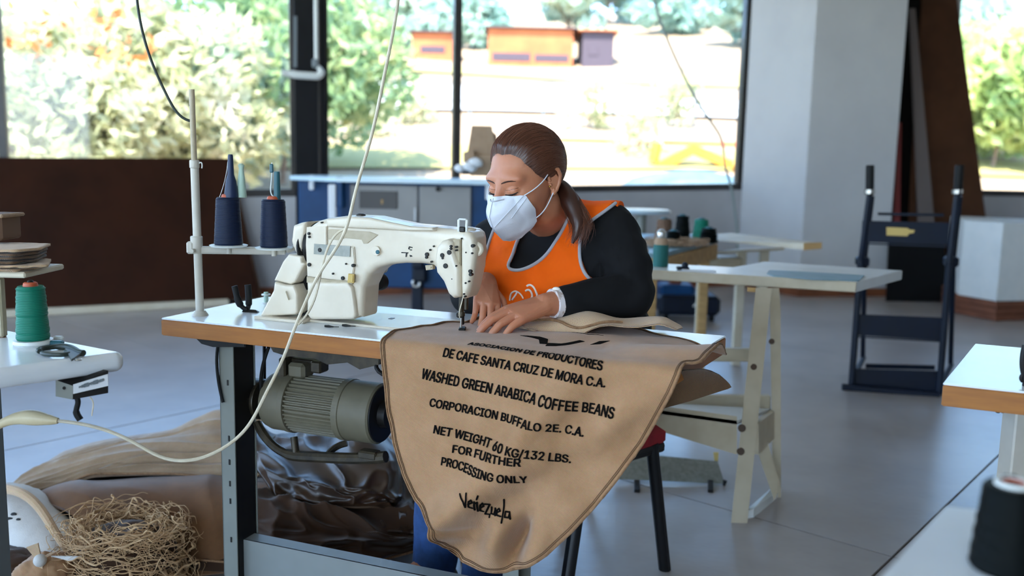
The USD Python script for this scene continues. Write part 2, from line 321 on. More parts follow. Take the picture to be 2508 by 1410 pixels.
# walls out of the frame: daylight comes through a row of windows on the left and the open gateway behind the camera
struct('wall_left', join([box((-6.3, -.1, .25), (.2, 12.8, .5), .001), box((-6.3, -.1, 3.6), (.2, 12.8, .3), .001)] + [box((-6.3, y, 2.0), (.2, .4, 3.0), .001) for y in (-6.1, -3.0, 0.1, 3.2, 6.0)]), 'plaster', smooth=False)
struct('wall_right', box((7.9, 1.55, 1.87), (.2, 16.1, 3.75), .001), 'plaster', smooth=False)
struct('wall_front', join([box((.8, -6.6, 3.5), (14.2, .2, .5), .001), box((-5.6, -6.6, 1.6), (1.4, .2, 3.4), .001), box((3.75, -6.6, 1.6), (8.3, .2, 3.4), .001)]), 'plaster', smooth=False)

# ---------------------------------------------------------------- outside
def tz(x, y):
    z = np.interp(y, [0, 13, 16, 20, 26, 45, 70, 110, 200, 300], [-.35, -.3, .2, .9, 2.1, 5.3, 9.4, 16, 30, 42])
    return z + 0.25 * np.sin(x * .13 + y * .07) * np.clip((y - 14) / 20, 0, 3) + np.clip((y - 60) / 60, 0, 1) * 3 * np.sin(x * .045 + 1)
gx, gy = np.meshgrid(np.linspace(-110, 130, 121), np.r_[np.linspace(5, 40, 36), np.linspace(42, 300, 60)]); gz = tz(gx, gy)
idx = np.arange(gx.size).reshape(gx.shape); gf = np.stack([idx[:-1, :-1], idx[:-1, 1:], idx[1:, 1:], idx[1:, :-1]], -1).reshape(-1, 4)
struct('hillside', (np.c_[gx.ravel(), gy.ravel(), gz.ravel()], gf), 'dirt', smooth=True)
def ribbon(name, y0, y1, x0, x1, m, lift, wob=0.0):
    xs = np.linspace(x0, x1, 50); v = []; 
    for x in xs:
        a, b = y0 + wob * math.sin(x * .15), y1 + wob * math.sin(x * .11 + 1)
        for t in np.linspace(0, 1, 6): y = a + (b - a) * t; v.append((x, y, float(tz(x, y)) + lift))
    f = [(i * 6 + j, i * 6 + j + 6, i * 6 + j + 7, i * 6 + j + 1) for i in range(49) for j in range(5)]
    struct(name, (np.array(v), np.array(f)), m, smooth=True)
ribbon('road', 29, 37, -60, 80, 'road', .12, .6); ribbon('grass_verge', 46, 56, -50, 80, 'dry_grass', .12, 1.5); ribbon('grass_bank', 20.3, 22.5, -30, 50, 'dry_grass', .06, .5)
def leaf_quads(centers, size, r, flat=0.0):
    n = len(centers); a = r.normal(size=(n, 3)); a[:, 2] *= 1 - flat; a /= np.linalg.norm(a, axis=1, keepdims=True); b = np.cross(a, r.normal(size=(n, 3))); b /= np.linalg.norm(b, axis=1, keepdims=True)
    s = size * r.uniform(.6, 1.3, n)[:, None]; c = centers
    v = np.stack([c - a * s, c + b * s * .45, c + a * s, c - b * s * .45], 1).reshape(-1, 3); f = np.arange(4 * n).reshape(n, 4); return v, f
def crown(blobs, n, size, seed):
    r = np.random.default_rng(seed); w = np.array([b[3] ** 2 for b in blobs]); k = r.choice(len(blobs), n, p=w / w.sum()); B = np.array(blobs)[k]
    d = r.normal(size=(n, 3)); d /= np.linalg.norm(d, axis=1, keepdims=True); return leaf_quads(B[:, :3] + d * (B[:, 3:4] * r.uniform(.55, 1.05, (n, 1)) ** .5) * [1, 1, .85], size, r)
def tree(name, label, base, h, rad, m, n, size, seed, group=None, skirt=.25, cat='tree'):
    r = np.random.default_rng(seed); t = thing(name, label, cat, base, group); b = np.asarray(base, float)
    bl = [(b[0] + r.uniform(-1, 1) * rad * .7, b[1] + r.uniform(-1, 1) * rad * .7, b[2] + h * r.uniform(skirt, .9), rad * r.uniform(.32, .55)) for _ in range(16)]
    obj('crown', crown(bl, n, size, seed), m, t, False, kind='stuff')
    tr = [tube(spline([b, b + [.1, .05, h * .3], b + [r.uniform(-.3, .3), 0, h * .75]], 10), np.linspace(.05 * h / 3, .02 * h / 3, 10), 8)]
    for k in range(5): e = np.array(bl[k][:3]); tr.append(tube([b + [0, 0, h * .25], (b + e) / 2 + [0, 0, .2], e], [.03 * h / 3, .02 * h / 3, .008 * h / 3], 6))
    obj('trunk', tr, 'trunk_bark', t); return t
def gpt(px, y): p = ony(px, 300, y); return np.array([p[0], y, float(tz(p[0], y))])
st1 = tree('shade_tree', 'pale sunlit tree filling the left part of the left window', gpt(60, 14.5), 3.5, 2.3, 'leaf_pale', 7000, .14, 1, skirt=.1)
mat('blossom', 'e08a4a', 0.8)
rb = np.random.default_rng(6); bc = np.vstack([ony(px, py, 13.2) + rb.normal(size=(16, 3)) * [.22, .2, .16] for px, py in ((45, 75), (85, 110), (265, 45), (250, 80), (300, 130))]); obj('blossom', leaf_quads(bc, .12, rb), 'blossom', st1, False, kind='stuff')
tree('shade_tree', 'white-flecked bright tree in the middle of the left window, behind the hanging black cable', gpt(330, 15.5), 3.7, 2.2, 'leaf_pale', 6000, .15, 2, skirt=.12)
tree('shade_tree', 'dense green tree seen on both sides of the black pillar', gpt(690, 18.5), 4.0, 2.6, 'leaf_green', 7000, .16, 3, skirt=.28)
tree('shade_tree', 'bluish green tree low behind the blue thread cones', gpt(560, 17), 3.2, 1.3, 'leaf_blue', 2500, .13, 4, skirt=.3)
tree('shade_tree', 'yellow green tree in the far right window', gpt(2440, 22), 3.2, 2.5, 'leaf_yellow', 6000, .2, 5, skirt=.3)
tree('shade_tree', 'second yellow green tree at the right edge of the picture', gpt(2580, 26), 3.1, 2.7, 'leaf_yellow', 5000, .22, 6, skirt=.25)
FARG = 'hazy trees along the top of the hillside'
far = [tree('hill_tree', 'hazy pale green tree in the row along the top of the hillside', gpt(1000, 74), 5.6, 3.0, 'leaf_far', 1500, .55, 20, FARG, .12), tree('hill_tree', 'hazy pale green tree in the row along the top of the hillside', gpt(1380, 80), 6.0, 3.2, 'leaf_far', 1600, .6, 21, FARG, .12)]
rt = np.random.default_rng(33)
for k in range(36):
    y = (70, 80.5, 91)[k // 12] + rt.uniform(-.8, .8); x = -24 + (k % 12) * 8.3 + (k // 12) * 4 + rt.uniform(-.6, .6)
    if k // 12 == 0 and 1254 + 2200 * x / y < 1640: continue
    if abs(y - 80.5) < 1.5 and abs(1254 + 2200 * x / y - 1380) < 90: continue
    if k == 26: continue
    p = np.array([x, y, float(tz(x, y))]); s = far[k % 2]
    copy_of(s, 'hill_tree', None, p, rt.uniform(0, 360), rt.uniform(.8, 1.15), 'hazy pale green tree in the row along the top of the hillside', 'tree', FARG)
for k, (px, y, s) in enumerate([(1560, 22.6, .45), (1440, 26, .5), (1660, 27, .6), (880, 24, .5), (650, 24, .5), (1020, 26, .45)]):
    tree('roadside_bush', ['pale bush right of the woman beyond the window', 'small pale bush just behind the head of the woman, outside', 'pale bush behind the yellow boom', 'low bush outside, right of the black pillar', 'low bush outside, left of the black pillar', 'low bush outside, left of the narrow mullion'][k], gpt(px, y) - [0, 0, .1], 1.7 * s * 1.6, 1.7 * s, 'leaf_pale', 700, .1, 50 + k, skirt=.1, cat='bush')
# long low building on the hill, excavator boom, tarpaulin heap, fence
def hill_building(label, px0, px1, py0, py1, y, walls, shade, wins):
    a, b = ony(px0, py1, y), ony(px1, py0, y); t = thing('building', label, 'building', (a[0], y, a[2]))
    x0, x1, z0, z1 = a[0], b[0], a[2] - 1.2, b[2]
    obj('wall', box(((x0 + x1) / 2, y + 2.5, (z0 + z1) / 2), (x1 - x0, 5, z1 - z0), .02), walls, t, False)
    obj('roof', hull([(x, yy, z) for x in (x0 - .3, x1 + .3) for yy, z in ((y - .4, z1), (y + 5.4, z1), (y + 2.5, z1 + .5), (y - .4, z1 + .08))]), shade, t, False)
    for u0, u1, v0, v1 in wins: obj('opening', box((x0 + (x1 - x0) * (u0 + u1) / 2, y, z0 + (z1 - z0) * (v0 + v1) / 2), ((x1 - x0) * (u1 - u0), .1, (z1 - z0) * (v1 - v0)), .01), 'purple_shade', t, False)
hill_building('long low orange building with a dark open ground floor on the hillside', 1195, 1405, 72, 150, 64, 'brick_orange', 'purple_shade', [(.05, .5, .36, .52), (.55, .95, .36, .5)])
hill_building('purple-grey building right of the orange building on the hillside', 1425, 1505, 78, 150, 64, 'purple_shade', 'brick_orange', [(.2, .5, .5, .7)])
hill_building('small orange building left of the narrow mullion on the hillside', 1010, 1110, 80, 120, 66, 'brick_orange', 'purple_shade', [(.2, .8, .4, .6)])
ey = 21.0; P = lambda x, y: ony(x, y, ey)
t = thing('excavator', 'yellow excavator boom reaching over the ground outside the window', 'excavator', P(1560, 500))
obj('boom', bar(P(1490, 475), P(1695, 366), .35, .22), 'yellow_machine', t, False); obj('stick', bar(P(1690, 362), P(1790, 405), .3, .2), 'yellow_machine', t, False)
obj('ram', cyl(P(1600, 395), P(1610, 350), .12), 'yellow_machine', t); obj('bucket', extrude([(0, 0), (.5, .1), (.6, -.5), (.1, -.5)], P(1785, 405), (1, 0, 0), (0, 0, 1), .5), 'yellow_machine', t)
hp = np.random.default_rng(5); hv, hf = ball((0, 0, 0), 1, 4); hv = hv * [1.65, 1.0, .55] * (1 + .25 * (meshkit.fbm(hv * 2.2, 3)[:, None] - .5)); hc = ony(1690, 455, 19)
obj('tarpaulin_heap', (hv + [hc[0], 19, hc[2] - .25], hf), 'tarp_teal', None, True, 'teal tarpaulin covered heap outside at the bottom of the right pane', 'tarpaulin')
fence = thing('road_fence', 'thin wire fence on posts along the pale road outside', 'fence', gpt(1400, 27.5))
for k, px in enumerate((1150, 1330, 1440, 1560, 1700, 1830, 990, 830)):
    g = gpt(px, 27.5); obj('post', cyl(g - [0, 0, .2], g + [0, 0, 1.15], .035, 8), 'wire_grey', fence)
for h in (.55, 1.1): obj('wire', tube([gpt(px, 27.5) + [0, 0, h + .05 * math.sin(px * .01)] for px in range(760, 1960, 60)], .022, 6), 'wire_grey', fence)
ry = 24.0; obj('kerb_wall', box(ony(1590, 343, ry) + [0, 0, -.25], (7.5, .4, .5), .03), 'brick_orange', None, False, 'low brownish kerb wall across the ground outside', 'wall')
# ================================================================ main sewing table
mat('laminate', 'dfe3e6', 0.22, 'd6dade', scale=3, specular_ior_level=0.6)
mat('beech_edge', 'a0621c', 0.5, '905516', scale=8, stretch=(1, 1, 9), bump=0.05, bscale=120)
mat('leg_paint', '787a72', 0.5, '6f716a', scale=6)
mat('rail_paint', '7d807d', 0.5, '747774', scale=4)
mat('oily_metal', '29241d', 0.4, '463d2e', scale=25, metallic=0.5)
mat('motor_paint', '696250', 0.55, '5d5745', scale=9, bump=0.1, bscale=120)
mat('black_rubber', '0a0a0a', 0.65, specular_ior_level=0.3)
mat('black_iron', '0d0d0e', 0.5, '1a1613', scale=20, specular_ior_level=0.3)
mat('machine_paint', 'd8ccb8', 0.36, 'cfc2ac', scale=10, detail=6, coat_weight=0.2)
mat('machine_beige', 'b5a68c', 0.5, 'a39578', scale=18)
mat('steel', 'b9b7b2', 0.28, metallic=0.9)
mat('dark_screw', '15130f', 0.45, metallic=0.3)
mat('name_plate', '8f8f86', 0.4, '7c7d74', scale=60, metallic=0.3)
mat('black_print', '171514', 0.7)
mat('yellow_felt', 'c8ab66', 0.8)
mat('stand_paint', 'c3bdb0', 0.45, 'b3aca0', scale=7)
mat('dish_white', 'd9dcd8', 0.4)
def thread_mat(name, a, b, sheen, spec=0.3):
    MAT[name] = usdkit.material(stage, '/World/Looks/' + name, {'tc': ('texture_coordinate', {}), 'w': ('wave_texture', {'wave_type': 'bands', 'bands_direction': 'z', 'scale': 95.0, 'distortion': 2.5, 'detail': 2.0}),
        'r': ('rgb_ramp', {'ramp': [(0, srgb(a)), (1, srgb(b))]}), 'bp': ('bump', {'strength': 0.4, 'distance': 0.001}), 'p': ('principled_bsdf', {'roughness': 0.5, 'sheen_weight': 0.0, 'specular_ior_level': spec, 'anisotropic': 0.4})},
        [('tc.object', 'w.vector'), ('w.fac', 'r.fac'), ('r.color', 'p.base_color'), ('w.fac', 'bp.height'), ('bp.normal', 'p.normal')], surface='p.BSDF')
thread_mat('thread_navy', '010b20', '03183a', .05); thread_mat('thread_green', '07604e', '0d7860', .1); thread_mat('thread_dark', '030606', '050a09', .05, 0.1); thread_mat('thread_teal', '1f5a57', '2b6e68', .2)
mat('cone_red', 'b4502c', 0.5); mat('cone_teal', '1d5560', 0.45); mat('cone_blue', '051e42', 0.5); mat('pale_green', 'a9c2b2', 0.6)
mat('cord_cream', 'd8cdb6', 0.6, 'c9bca2', scale=40); mat('cord_black', '26302a', 0.5); mat('cord_grey', '8b9794', 0.6)

ZT = 0.755; TO = onz(395, 778, ZT); E1 = np.array([.9327, -.3604, 0]); E2 = np.array([.3604, .9327, 0])
def tt(u, v, z=ZT): return TO * [1, 1, 0] + E1 * u + E2 * v + Z * z
def tuv(p): q = np.asarray(p) - TO; return float(q @ E1), float(q @ E2)
def tv(px, py, v): return onplane(px, py, TO + E2 * v, E2)          # the point of the vertical plane at depth v
def tu(px, py, v): return tuv(tv(px, py, v))[0]
def tz_(px, py, v): return float(tv(px, py, v)[2])
def flat_v(pts, v): return [(tu(x, y, v), tz_(x, y, v)) for x, y in pts]      # outline traced on that plane -> (u, z)
def ex(pts, v, depth, bev=.004):                                    # solid standing from plane v backwards
    q = Polygon(flat_v(pts, v)).buffer(0); return extrude(q, TO * [1, 1, 0] + E2 * v, E1, Z, -depth, bev)
TL, TD = 1.275, .41
table = thing('sewing_table', 'industrial sewing table with white laminate top and orange-brown wooden edge, at which the woman sews', 'table', tt(TL / 2, TD / 2, 0))
AX = [E1, E2, Z]
TOPP = [(0, 0), (1.235, 0), (1.285, TD), (0, TD)]
obj("tabletop", extrude(TOPP, tt(0, 0, ZT - .004), E1, E2, .004, .0015), 'laminate', table, False, label='white laminate surface')
core = extrude(TOPP, tt(0, 0, ZT - .043), E1, E2, .039, .002)
obj('wooden_edge', core, 'beech_edge', table, False, label='orange-brown wooden edge')
# left leg: channel post, foot, and cross rail
vL = .05; ul0, ul1 = tu(541, 1100, vL), tu(576, 1100, vL)
def post(u0, u1, v0, v1, z0, z1): return join([box(tt((u0 + u1) / 2, v0 + .002, (z0 + z1) / 2), (u1 - u0, .004, z1 - z0), .001, axes=AX), box(tt(u0 + .002, (v0 + v1) / 2, (z0 + z1) / 2), (.004, v1 - v0, z1 - z0), .001, axes=AX), box(tt((u0 + u1) / 2, v1 - .002, (z0 + z1) / 2), (u1 - u0, .004, z1 - z0), .001, axes=AX)])
leg = obj('leg', post(ul0, ul1, vL, vL + .085, .03, ZT - .045), 'leg_paint', table, False)
obj('leg_stiffener', box(tt(ul1 - .005, vL + .043, .38), (.006, .07, .66), .001, axes=AX), 'black_iron', table, False)
for zz in (.30, .345, .40, .46, .20, .60): obj('slot', box(tt((ul0 + ul1) / 2 + .004, vL - .0005, zz), (.005, .002, .014), .0005, axes=AX), 'dark_screw', table, False)
obj('foot', box(tt((ul0 + ul1) / 2, .2, .025), (.05, .42, .05), .006, axes=AX), 'leg_paint', table, False)
ur0 = .84
obj('leg', post(ur0, ur0 + .04, vL + .1, vL + .185, .03, ZT - .045), 'leg_paint', table, False); obj('foot', box(tt(ur0 + .02, .2, .025), (.05, .42, .05), .006, axes=AX), 'leg_paint', table, False)
zr = tz_(575, 1325, vL + .01)
obj('cross_rail', join([box(tt((ul1 + ur0) / 2, vL + .03, zr - .075), (ur0 - ul1 + .06, .006, .15), .001, axes=AX), box(tt((ul1 + ur0) / 2, vL + .05, zr - .002), (ur0 - ul1 + .06, .045, .004), .001, axes=AX)]), 'rail_paint', table, False)
obj('leg_bracket', ex([(478, 828), (600, 840), (600, 850), (520, 850), (492, 842)], .03, .12, .002), 'black_iron', table, False)
obj('under_tray', ex([(660, 848), (930, 877), (928, 893), (880, 905), (850, 888), (800, 893), (770, 878), (700, 872), (668, 862)], .06, .14, .002), 'oily_metal', table, False)
obj('knee_bar', tube(spline([tt(.55, .1, .70), tt(.57, .06, .665), tt(.60, .08, .655), tt(.64, .12, .69)], 14), .005, 8), 'black_iron', table)
# power cable clipped to the leg and the drive belt
obj('leg_cable', tube(spline([tv(534, 845, .04), tv(531, 890, .045), tv(538, 950, .045), tv(546, 985, .045)], 16), .004, 8), 'black_rubber', table)
# motor hanging under the top
vm = .16; a, b = tv(668, 977, vm), tv(936, 1012, vm); b = a + E1 * ((b - a) @ E1) + Z * (0); ml = np.linalg.norm(b - a); MR = .0735; E = (b - a) / ml
motor = thing('clutch_motor', 'greenish grey ribbed electric motor hanging under the sewing table', 'motor', (a + b) / 2 - Z * MR)
obj('end_shield', lathe([(.03, -.006), (MR * .72, -.004), (MR * .93, .006), (MR, .022), (MR, .062), (MR * 1.03, .064), (MR * 1.03, .078), (MR * .97, .08)], a, E, 48), 'motor_paint', motor)
fins = []
n = 40
ang = np.linspace(0, 2 * PI, n * 4, endpoint=False); xx, yy, _ = frame3(E)
prof = MR * np.where((np.arange(n * 4) % 4) < 2, .985, .90); ringp = lambda h: a + E * h + prof[:, None] * (np.cos(ang)[:, None] * xx + np.sin(ang)[:, None] * yy)
obj('ribbed_body', ring_loft([ringp(.076), ringp(ml * .70)]), 'motor_paint', motor, False)
obj('clutch_cover', lathe([(MR * .97, ml * .685), (MR * 1.03, ml * .69), (MR * 1.03, ml * .74), (MR, ml * .745), (MR, ml * .985), (MR * .95, ml)], a, E, 48), 'motor_paint', motor)
obj('end_face', lathe([(MR * .93, ml), (MR * .93, ml + .003), (.034, ml + .004), (.032, ml + .022), (.02, ml + .024)], a, E, 40), 'black_iron', motor)
obj('pulley', lathe([(.012, -.075), (.040, -.07), (.040, -.058), (.030, -.052), (.040, -.046), (.040, -.034), (.016, -.03), (.016, 0)], a, E, 32), 'black_iron', motor)
obj('pulley_guard', lathe([(.05, -.085), (.052, -.08), (.052, -.03), (.05, -.026)], a - Z * .004, E, 28), 'oily_metal', motor)
obj('terminal_box', box(a + E * .085 + Z * (MR + .012), (.05, .05, .04), .008, axes=[E, np.cross(Z, E), Z]), 'motor_paint', motor, False)
obj('mounting_bracket', join([box(a + E * .07 + Z * .105 + E2 * .02, (.10, .03, .012), .003, axes=AX), box(a + E * .045 + Z * .09, (.02, .05, .05), .004, rz=-20), box(a + E * .14 + Z * .10, (.03, .04, .03), .004, axes=AX)]), 'oily_metal', motor, False)
obj('clutch_lever', tube(spline([tv(630, 1035, .12), tv(650, 1070, .11), tv(690, 1105, .11), tv(760, 1118, .11), tv(850, 1122, .11), tv(945, 1118, .11)], 26), [.011] * 8 + [.014] * 18, 10), 'oily_metal', motor)
obj('clutch_hook', tube(spline([tv(800, 1118, .11), tv(815, 1100, .13), tv(850, 1085, .15)], 10), .008, 8), 'oily_metal', motor); obj('lever_block', box(tv(905, 1112, .11), (.05, .03, .02), .004, axes=AX), 'oily_metal', motor, False); obj('lever_pin', cyl(tv(720, 1070, .12), tv(725, 1108, .11), .009), 'oily_metal', motor)
bt = [a - E * .052 + E2 * .036, tt(tuv(a)[0] - .052, .20, ZT - .04)]; bt2 = [a - E * .052 - E2 * .038, tt(tuv(a)[0] - .052, .14, ZT - .04)]
obj('drive_belt', join([bar(bt[0], bt[1], .010, .008), bar(bt2[0], bt2[1], .010, .008)]), 'black_rubber', motor, False)
obj('motor_cable', tube(spline([tv(658, 850, .1), tv(645, 890, .1), tv(640, 960, .11), tv(655, 1000, .13), tv(672, 1000, .15)], 20), .0045, 8), 'black_rubber', motor)

# ================================================================ sewing machine (long-arm lockstitch head seen from the back)
VM = .115
mach = thing('sewing_machine', 'worn cream-white industrial sewing machine with black screws, on the table in front of the woman', 'sewing machine', tv(850, 790, VM) * [1, 1, 0] + Z * ZT)
obj('bed_plate', box(tt((tu(744, 790, VM) + tu(1165, 790, VM)) / 2, VM + .085, ZT + .003), (tu(1165, 790, VM) - tu(744, 790, VM), .17, .006), .002, axes=AX), 'machine_paint', mach, False)
arm = [(752, 772), (747, 700), (745, 610), (747, 580), (757, 553), (775, 541), (800, 534), (850, 528), (905, 531), (950, 541), (1000, 551), (1050, 555), (1105, 561), (1128, 560), (1146, 563), (1156, 572), (1160, 590), (1158, 660), (1144, 700), (1100, 700), (1075, 668), (1058, 650), (1030, 646), (990, 645), (952, 648), (924, 656), (905, 672), (890, 704), (885, 778)]
def rounded(pts, v, d, r, v2=None):                        # casting with a generously rounded rim on both faces
    q = Polygon(flat_v(pts, v)).buffer(0).buffer(.002).buffer(-.002); step = .0045; L = q.exterior.length; n = int(L / .0035)
    rim = np.array([q.exterior.interpolate(i / n, normalized=True).coords[0] for i in range(n)]); x0, y0, x1, y1 = q.bounds
    ins = []
    for o in (.15, .35, .6, 1.0):
        k = q.buffer(-r * o)
        for g in getattr(k, 'geoms', [k]):
            if g.is_empty: continue
            m = max(6, int(g.exterior.length / .004)); ins.append(np.array([g.exterior.interpolate(i / m, normalized=True).coords[0] for i in range(m)]))
    gx, gy = np.meshgrid(np.arange(x0, x1, .009), np.arange(y0, y1, .009)); g = np.c_[gx.ravel(), gy.ravel()]; inner = q.buffer(-r * 1.3); g = g[shapely.contains_xy(inner, g[:, 0], g[:, 1])] if not inner.is_empty else g[:0]
    uv = np.vstack([rim] + ins + [g]); tri = Delaunay(uv).simplices; c = uv[tri].mean(1); tri = tri[shapely.contains_xy(q, c[:, 0], c[:, 1])]
    e1, e2 = uv[tri[:, 1]] - uv[tri[:, 0]], uv[tri[:, 2]] - uv[tri[:, 0]]; fl = e1[:, 0] * e2[:, 1] - e1[:, 1] * e2[:, 0] < 0; tri[fl] = tri[fl][:, ::-1]
    dist = shapely.distance(shapely.points(uv), q.exterior); t = np.clip(dist, 0, r); h = r - np.sqrt(np.maximum(r * r - (r - t) ** 2, 0)); h[:n] = r
    base = TO * [1, 1, 0] + E2 * v + uv[:, :1] * E1 + uv[:, 1:2] * Z; N = len(uv); i = np.arange(n); jn = (i + 1) % n
    return np.vstack([base + h[:, None] * E2, base + (d - h)[:, None] * E2]), np.vstack([tri, tri[:, ::-1] + N, np.c_[i, i + N, jn][:, ::-1], np.c_[jn, i + N, jn + N][:, ::-1]]).astype(int)
obj('arm', rounded(arm, VM, .085, .016), 'machine_paint', mach, 50)
obj('column_base', rounded([(751, 690), (852, 690), (862, 705), (868, 740), (871, 772), (866, 781), (860, 783), (760, 783), (750, 770)], VM - .012, .10, .008), 'machine_paint', mach, 50)
obj('side_cover', ex([(750, 556), (800, 552), (800, 600), (866, 604), (869, 640), (862, 690), (752, 676), (748, 600)], VM - .005, .006, .002), 'machine_paint', mach, False)
obj('top_rail', rounded([(797, 536), (850, 530), (905, 533), (950, 543), (1005, 554), (1060, 557), (1062, 566), (1000, 566), (925, 562), (800, 556)], VM - .012, .06, .006), 'machine_paint', mach, 50)
obj('recess_plate', ex([(803, 562), (812, 561), (905, 567), (926, 575), (900, 596), (890, 597), (885, 587), (845, 583), (830, 588), (803, 586)], VM - .002, .004, .001), 'machine_beige', mach, False)
obj('ledge', ex([(750, 677), (800, 684), (860, 688), (862, 696), (800, 698), (750, 692)], VM - .008, .01, .002), 'machine_beige', mach, False)
obj('data_plate', ex([(769, 597), (858, 603), (857, 629), (768, 622)], VM - .0075, .003, .0006), 'name_plate', mach, False)
obj('felt_pad', ex([(852, 670), (866, 672), (865, 693), (850, 692)], VM - .015, .008, .002), 'yellow_felt', mach, False)
def dots(name, lst, v, m='dark_screw', dep=.0014):
    for x, y, r in lst: p = tv(x, y, v); s = np.linalg.norm(p - [0, 0, CZ]) / F_PX; obj(name, cyl(p - E2 * dep, p + E2 * .010, r * s, 14, .0006), m, mach)
dots('screw', [(757, 648, 4.5), (847, 646, 2.2), (815, 670, 2.5), (839, 681, 4.5), (864, 650, 4), (756, 572, 3.5), (757, 580, 3), (778, 752, 2), (820, 756, 2.5), (834, 757, 2.2), (783, 612, 5)], VM - .008)
dots('screw', [(787, 545, 2)], VM - .004)
dots('oil_gauge', [(923, 614, 12)], VM, 'machine_paint', .006); dots('gauge_glass', [(925, 617, 5)], VM - .007, 'cone_teal', .002)
for pts in ([(983, 617), (1000, 618), (1000, 620), (983, 619.5)], [(994, 619), (998, 619), (996, 629), (993, 629)], [(1002, 603), (1010, 605), (1010, 607), (1001, 606)], [(1000, 606), (1003, 606), (1003, 611), (1000, 610)], [(1004, 611), (1009, 611), (1009, 613), (1004, 613)], [(1003, 624), (1008, 625), (1010, 628), (1004, 629)]):
    obj('printed_mark', ex(pts, VM - .001, .0015, 0), 'black_print', mach, False)
# head end: two cast covers with a groove between them
obj('head_cover', rounded([(1062, 640), (1066, 606), (1078, 590), (1095, 585), (1108, 592), (1112, 620), (1126, 660), (1126, 728), (1108, 732), (1095, 720), (1083, 690), (1066, 668)], VM - .034, .06, .014), 'machine_paint', mach, 50)
obj('face_cover', rounded([(1127, 575), (1140, 566), (1152, 570), (1161, 584), (1165, 620), (1158, 670), (1149, 712), (1141, 731), (1129, 734), (1126, 700), (1126, 600)], VM - .030, .075, .014), 'machine_paint', mach, 50)
obj('groove_plate', ex([(1108, 588), (1128, 585), (1127, 715), (1118, 680), (1108, 640)], VM - .024, .02, .002), 'machine_beige', mach, False)
obj('thread_eyelet', torus(tv(1168, 610, VM - .01), E2, .011, .0055, 24, 10), 'machine_paint', mach)
dots('cover_hole', [(1083, 625, 5.5), (1084, 632, 3), (1091, 651, 6.2)], VM - .035); dots('cover_hole', [(1100, 618, 6), (1104, 603, 3.2), (1104, 609, 3.2), (1116, 605, 2.6), (1116, 613, 2.2), (1117, 651, 2.2), (1107, 683, 1.8)], VM - .033)
dots('cover_hole', [(1141, 618, 1.8), (1130, 584, 1.8), (1157, 602, 4.2), (1156, 620, 2.5), (1151, 664, 4.5), (1152, 672, 4.3), (1140, 693, 2.2), (1148, 689, 2.2), (1136, 720, 2.4), (1138, 726, 2.4)], VM - .031)
dots('lever_screw', [(1045, 623, 5), (1044, 630, 3.5), (1053, 612, 2.5), (1062, 603, 2.2), (1056, 641, 2.5)], VM - .004)
obj('thread_guide', ex([(1040, 650), (1058, 649), (1058, 660), (1042, 662)], VM, .02, .003), 'machine_beige', mach, False)
obj('top_cap', lathe([(.01, 0), (.02, .003), (.02, .01), (.014, .013)], tv(1144, 570, VM + .02), Z, 20), 'machine_paint', mach)
tp = tv(1133, 568, VM); s = tv(1133, 537, VM)[2] - tp[2]
mat('clear_plastic', 'e8eaec', 0.1, transmission_weight=0.75, ior=1.45)
obj('thread_post', join([bar(tp - E1 * .009, tp - E1 * .010 + Z * s, .004, .006), bar(tp + E1 * .009, tp + E1 * .010 + Z * s, .004, .006), bar(tp - E1 * .010 + Z * s, tp + E1 * .010 + Z * s, .006, .004)]), 'dish_white', mach, False)
obj('post_pin', box(tp + Z * .006, (.014, .01, .012), .002, axes=AX), 'dark_screw', mach, False)
obj('oil_cap', lathe([(.011, 0), (.011, .006), (.006, .008)], tv(884, 531, VM + .03), Z, 18), 'dark_screw', mach)
dots('top_screw', [(988, 551, 3)], VM + .02)
# needle bar, presser foot
nb = tv(1130, 735, VM + .03); ft = onz(1128, 786, ZT)
obj('needle_bar', join([cyl(nb + Z * .02, nb - Z * .028, .006), cyl(nb - Z * .026, nb - Z * .036, .0085), cyl(nb + E1 * .012 + Z * .02, nb + E1 * .012 - Z * .02, .005)]), 'oily_metal', mach)
obj('needle', cyl(nb - Z * .03, [nb[0], nb[1], ZT + .006], .0022, 10), 'steel', mach)
obj('presser_foot', join([bar([nb[0] + .004, nb[1], nb[2] - .03], [nb[0] + .004, nb[1] + .006, ZT + .02], .007, .006), box((nb[0] + .003, nb[1] + .002, ZT + .012), (.016, .03, .006), .002), box((nb[0] - .003, nb[1] + .002, nb[2] - .034), (.016, .014, .012), .003)]), 'black_iron', mach, False)
obj('needle_clamp_thread', tube(spline([nb + Z * .03 + E1 * .004 - E2 * .01, nb - Z * .005 + E1 * .006 - E2 * .012, nb - Z * .02 + E1 * .001 - E2 * .01, nb - Z * .04 - E2 * .008], 14), .0013, 6), 'cord_cream', mach)
# operator-side knobs seen through the arm opening
kb = tv(931, 690, VM + .13)
obj('tension_knob', lathe([(.018, -.012), (.021, -.006), (.021, .006), (.016, .012)], kb, E2, 24), 'black_iron', mach)
obj('lever_hook', tube(spline([kb + Z * .026, kb + Z * .034 + E1 * .02, kb + Z * .048 + E1 * .025, kb + Z * .052 + E1 * .036], 12), .0025, 8), 'steel', mach)
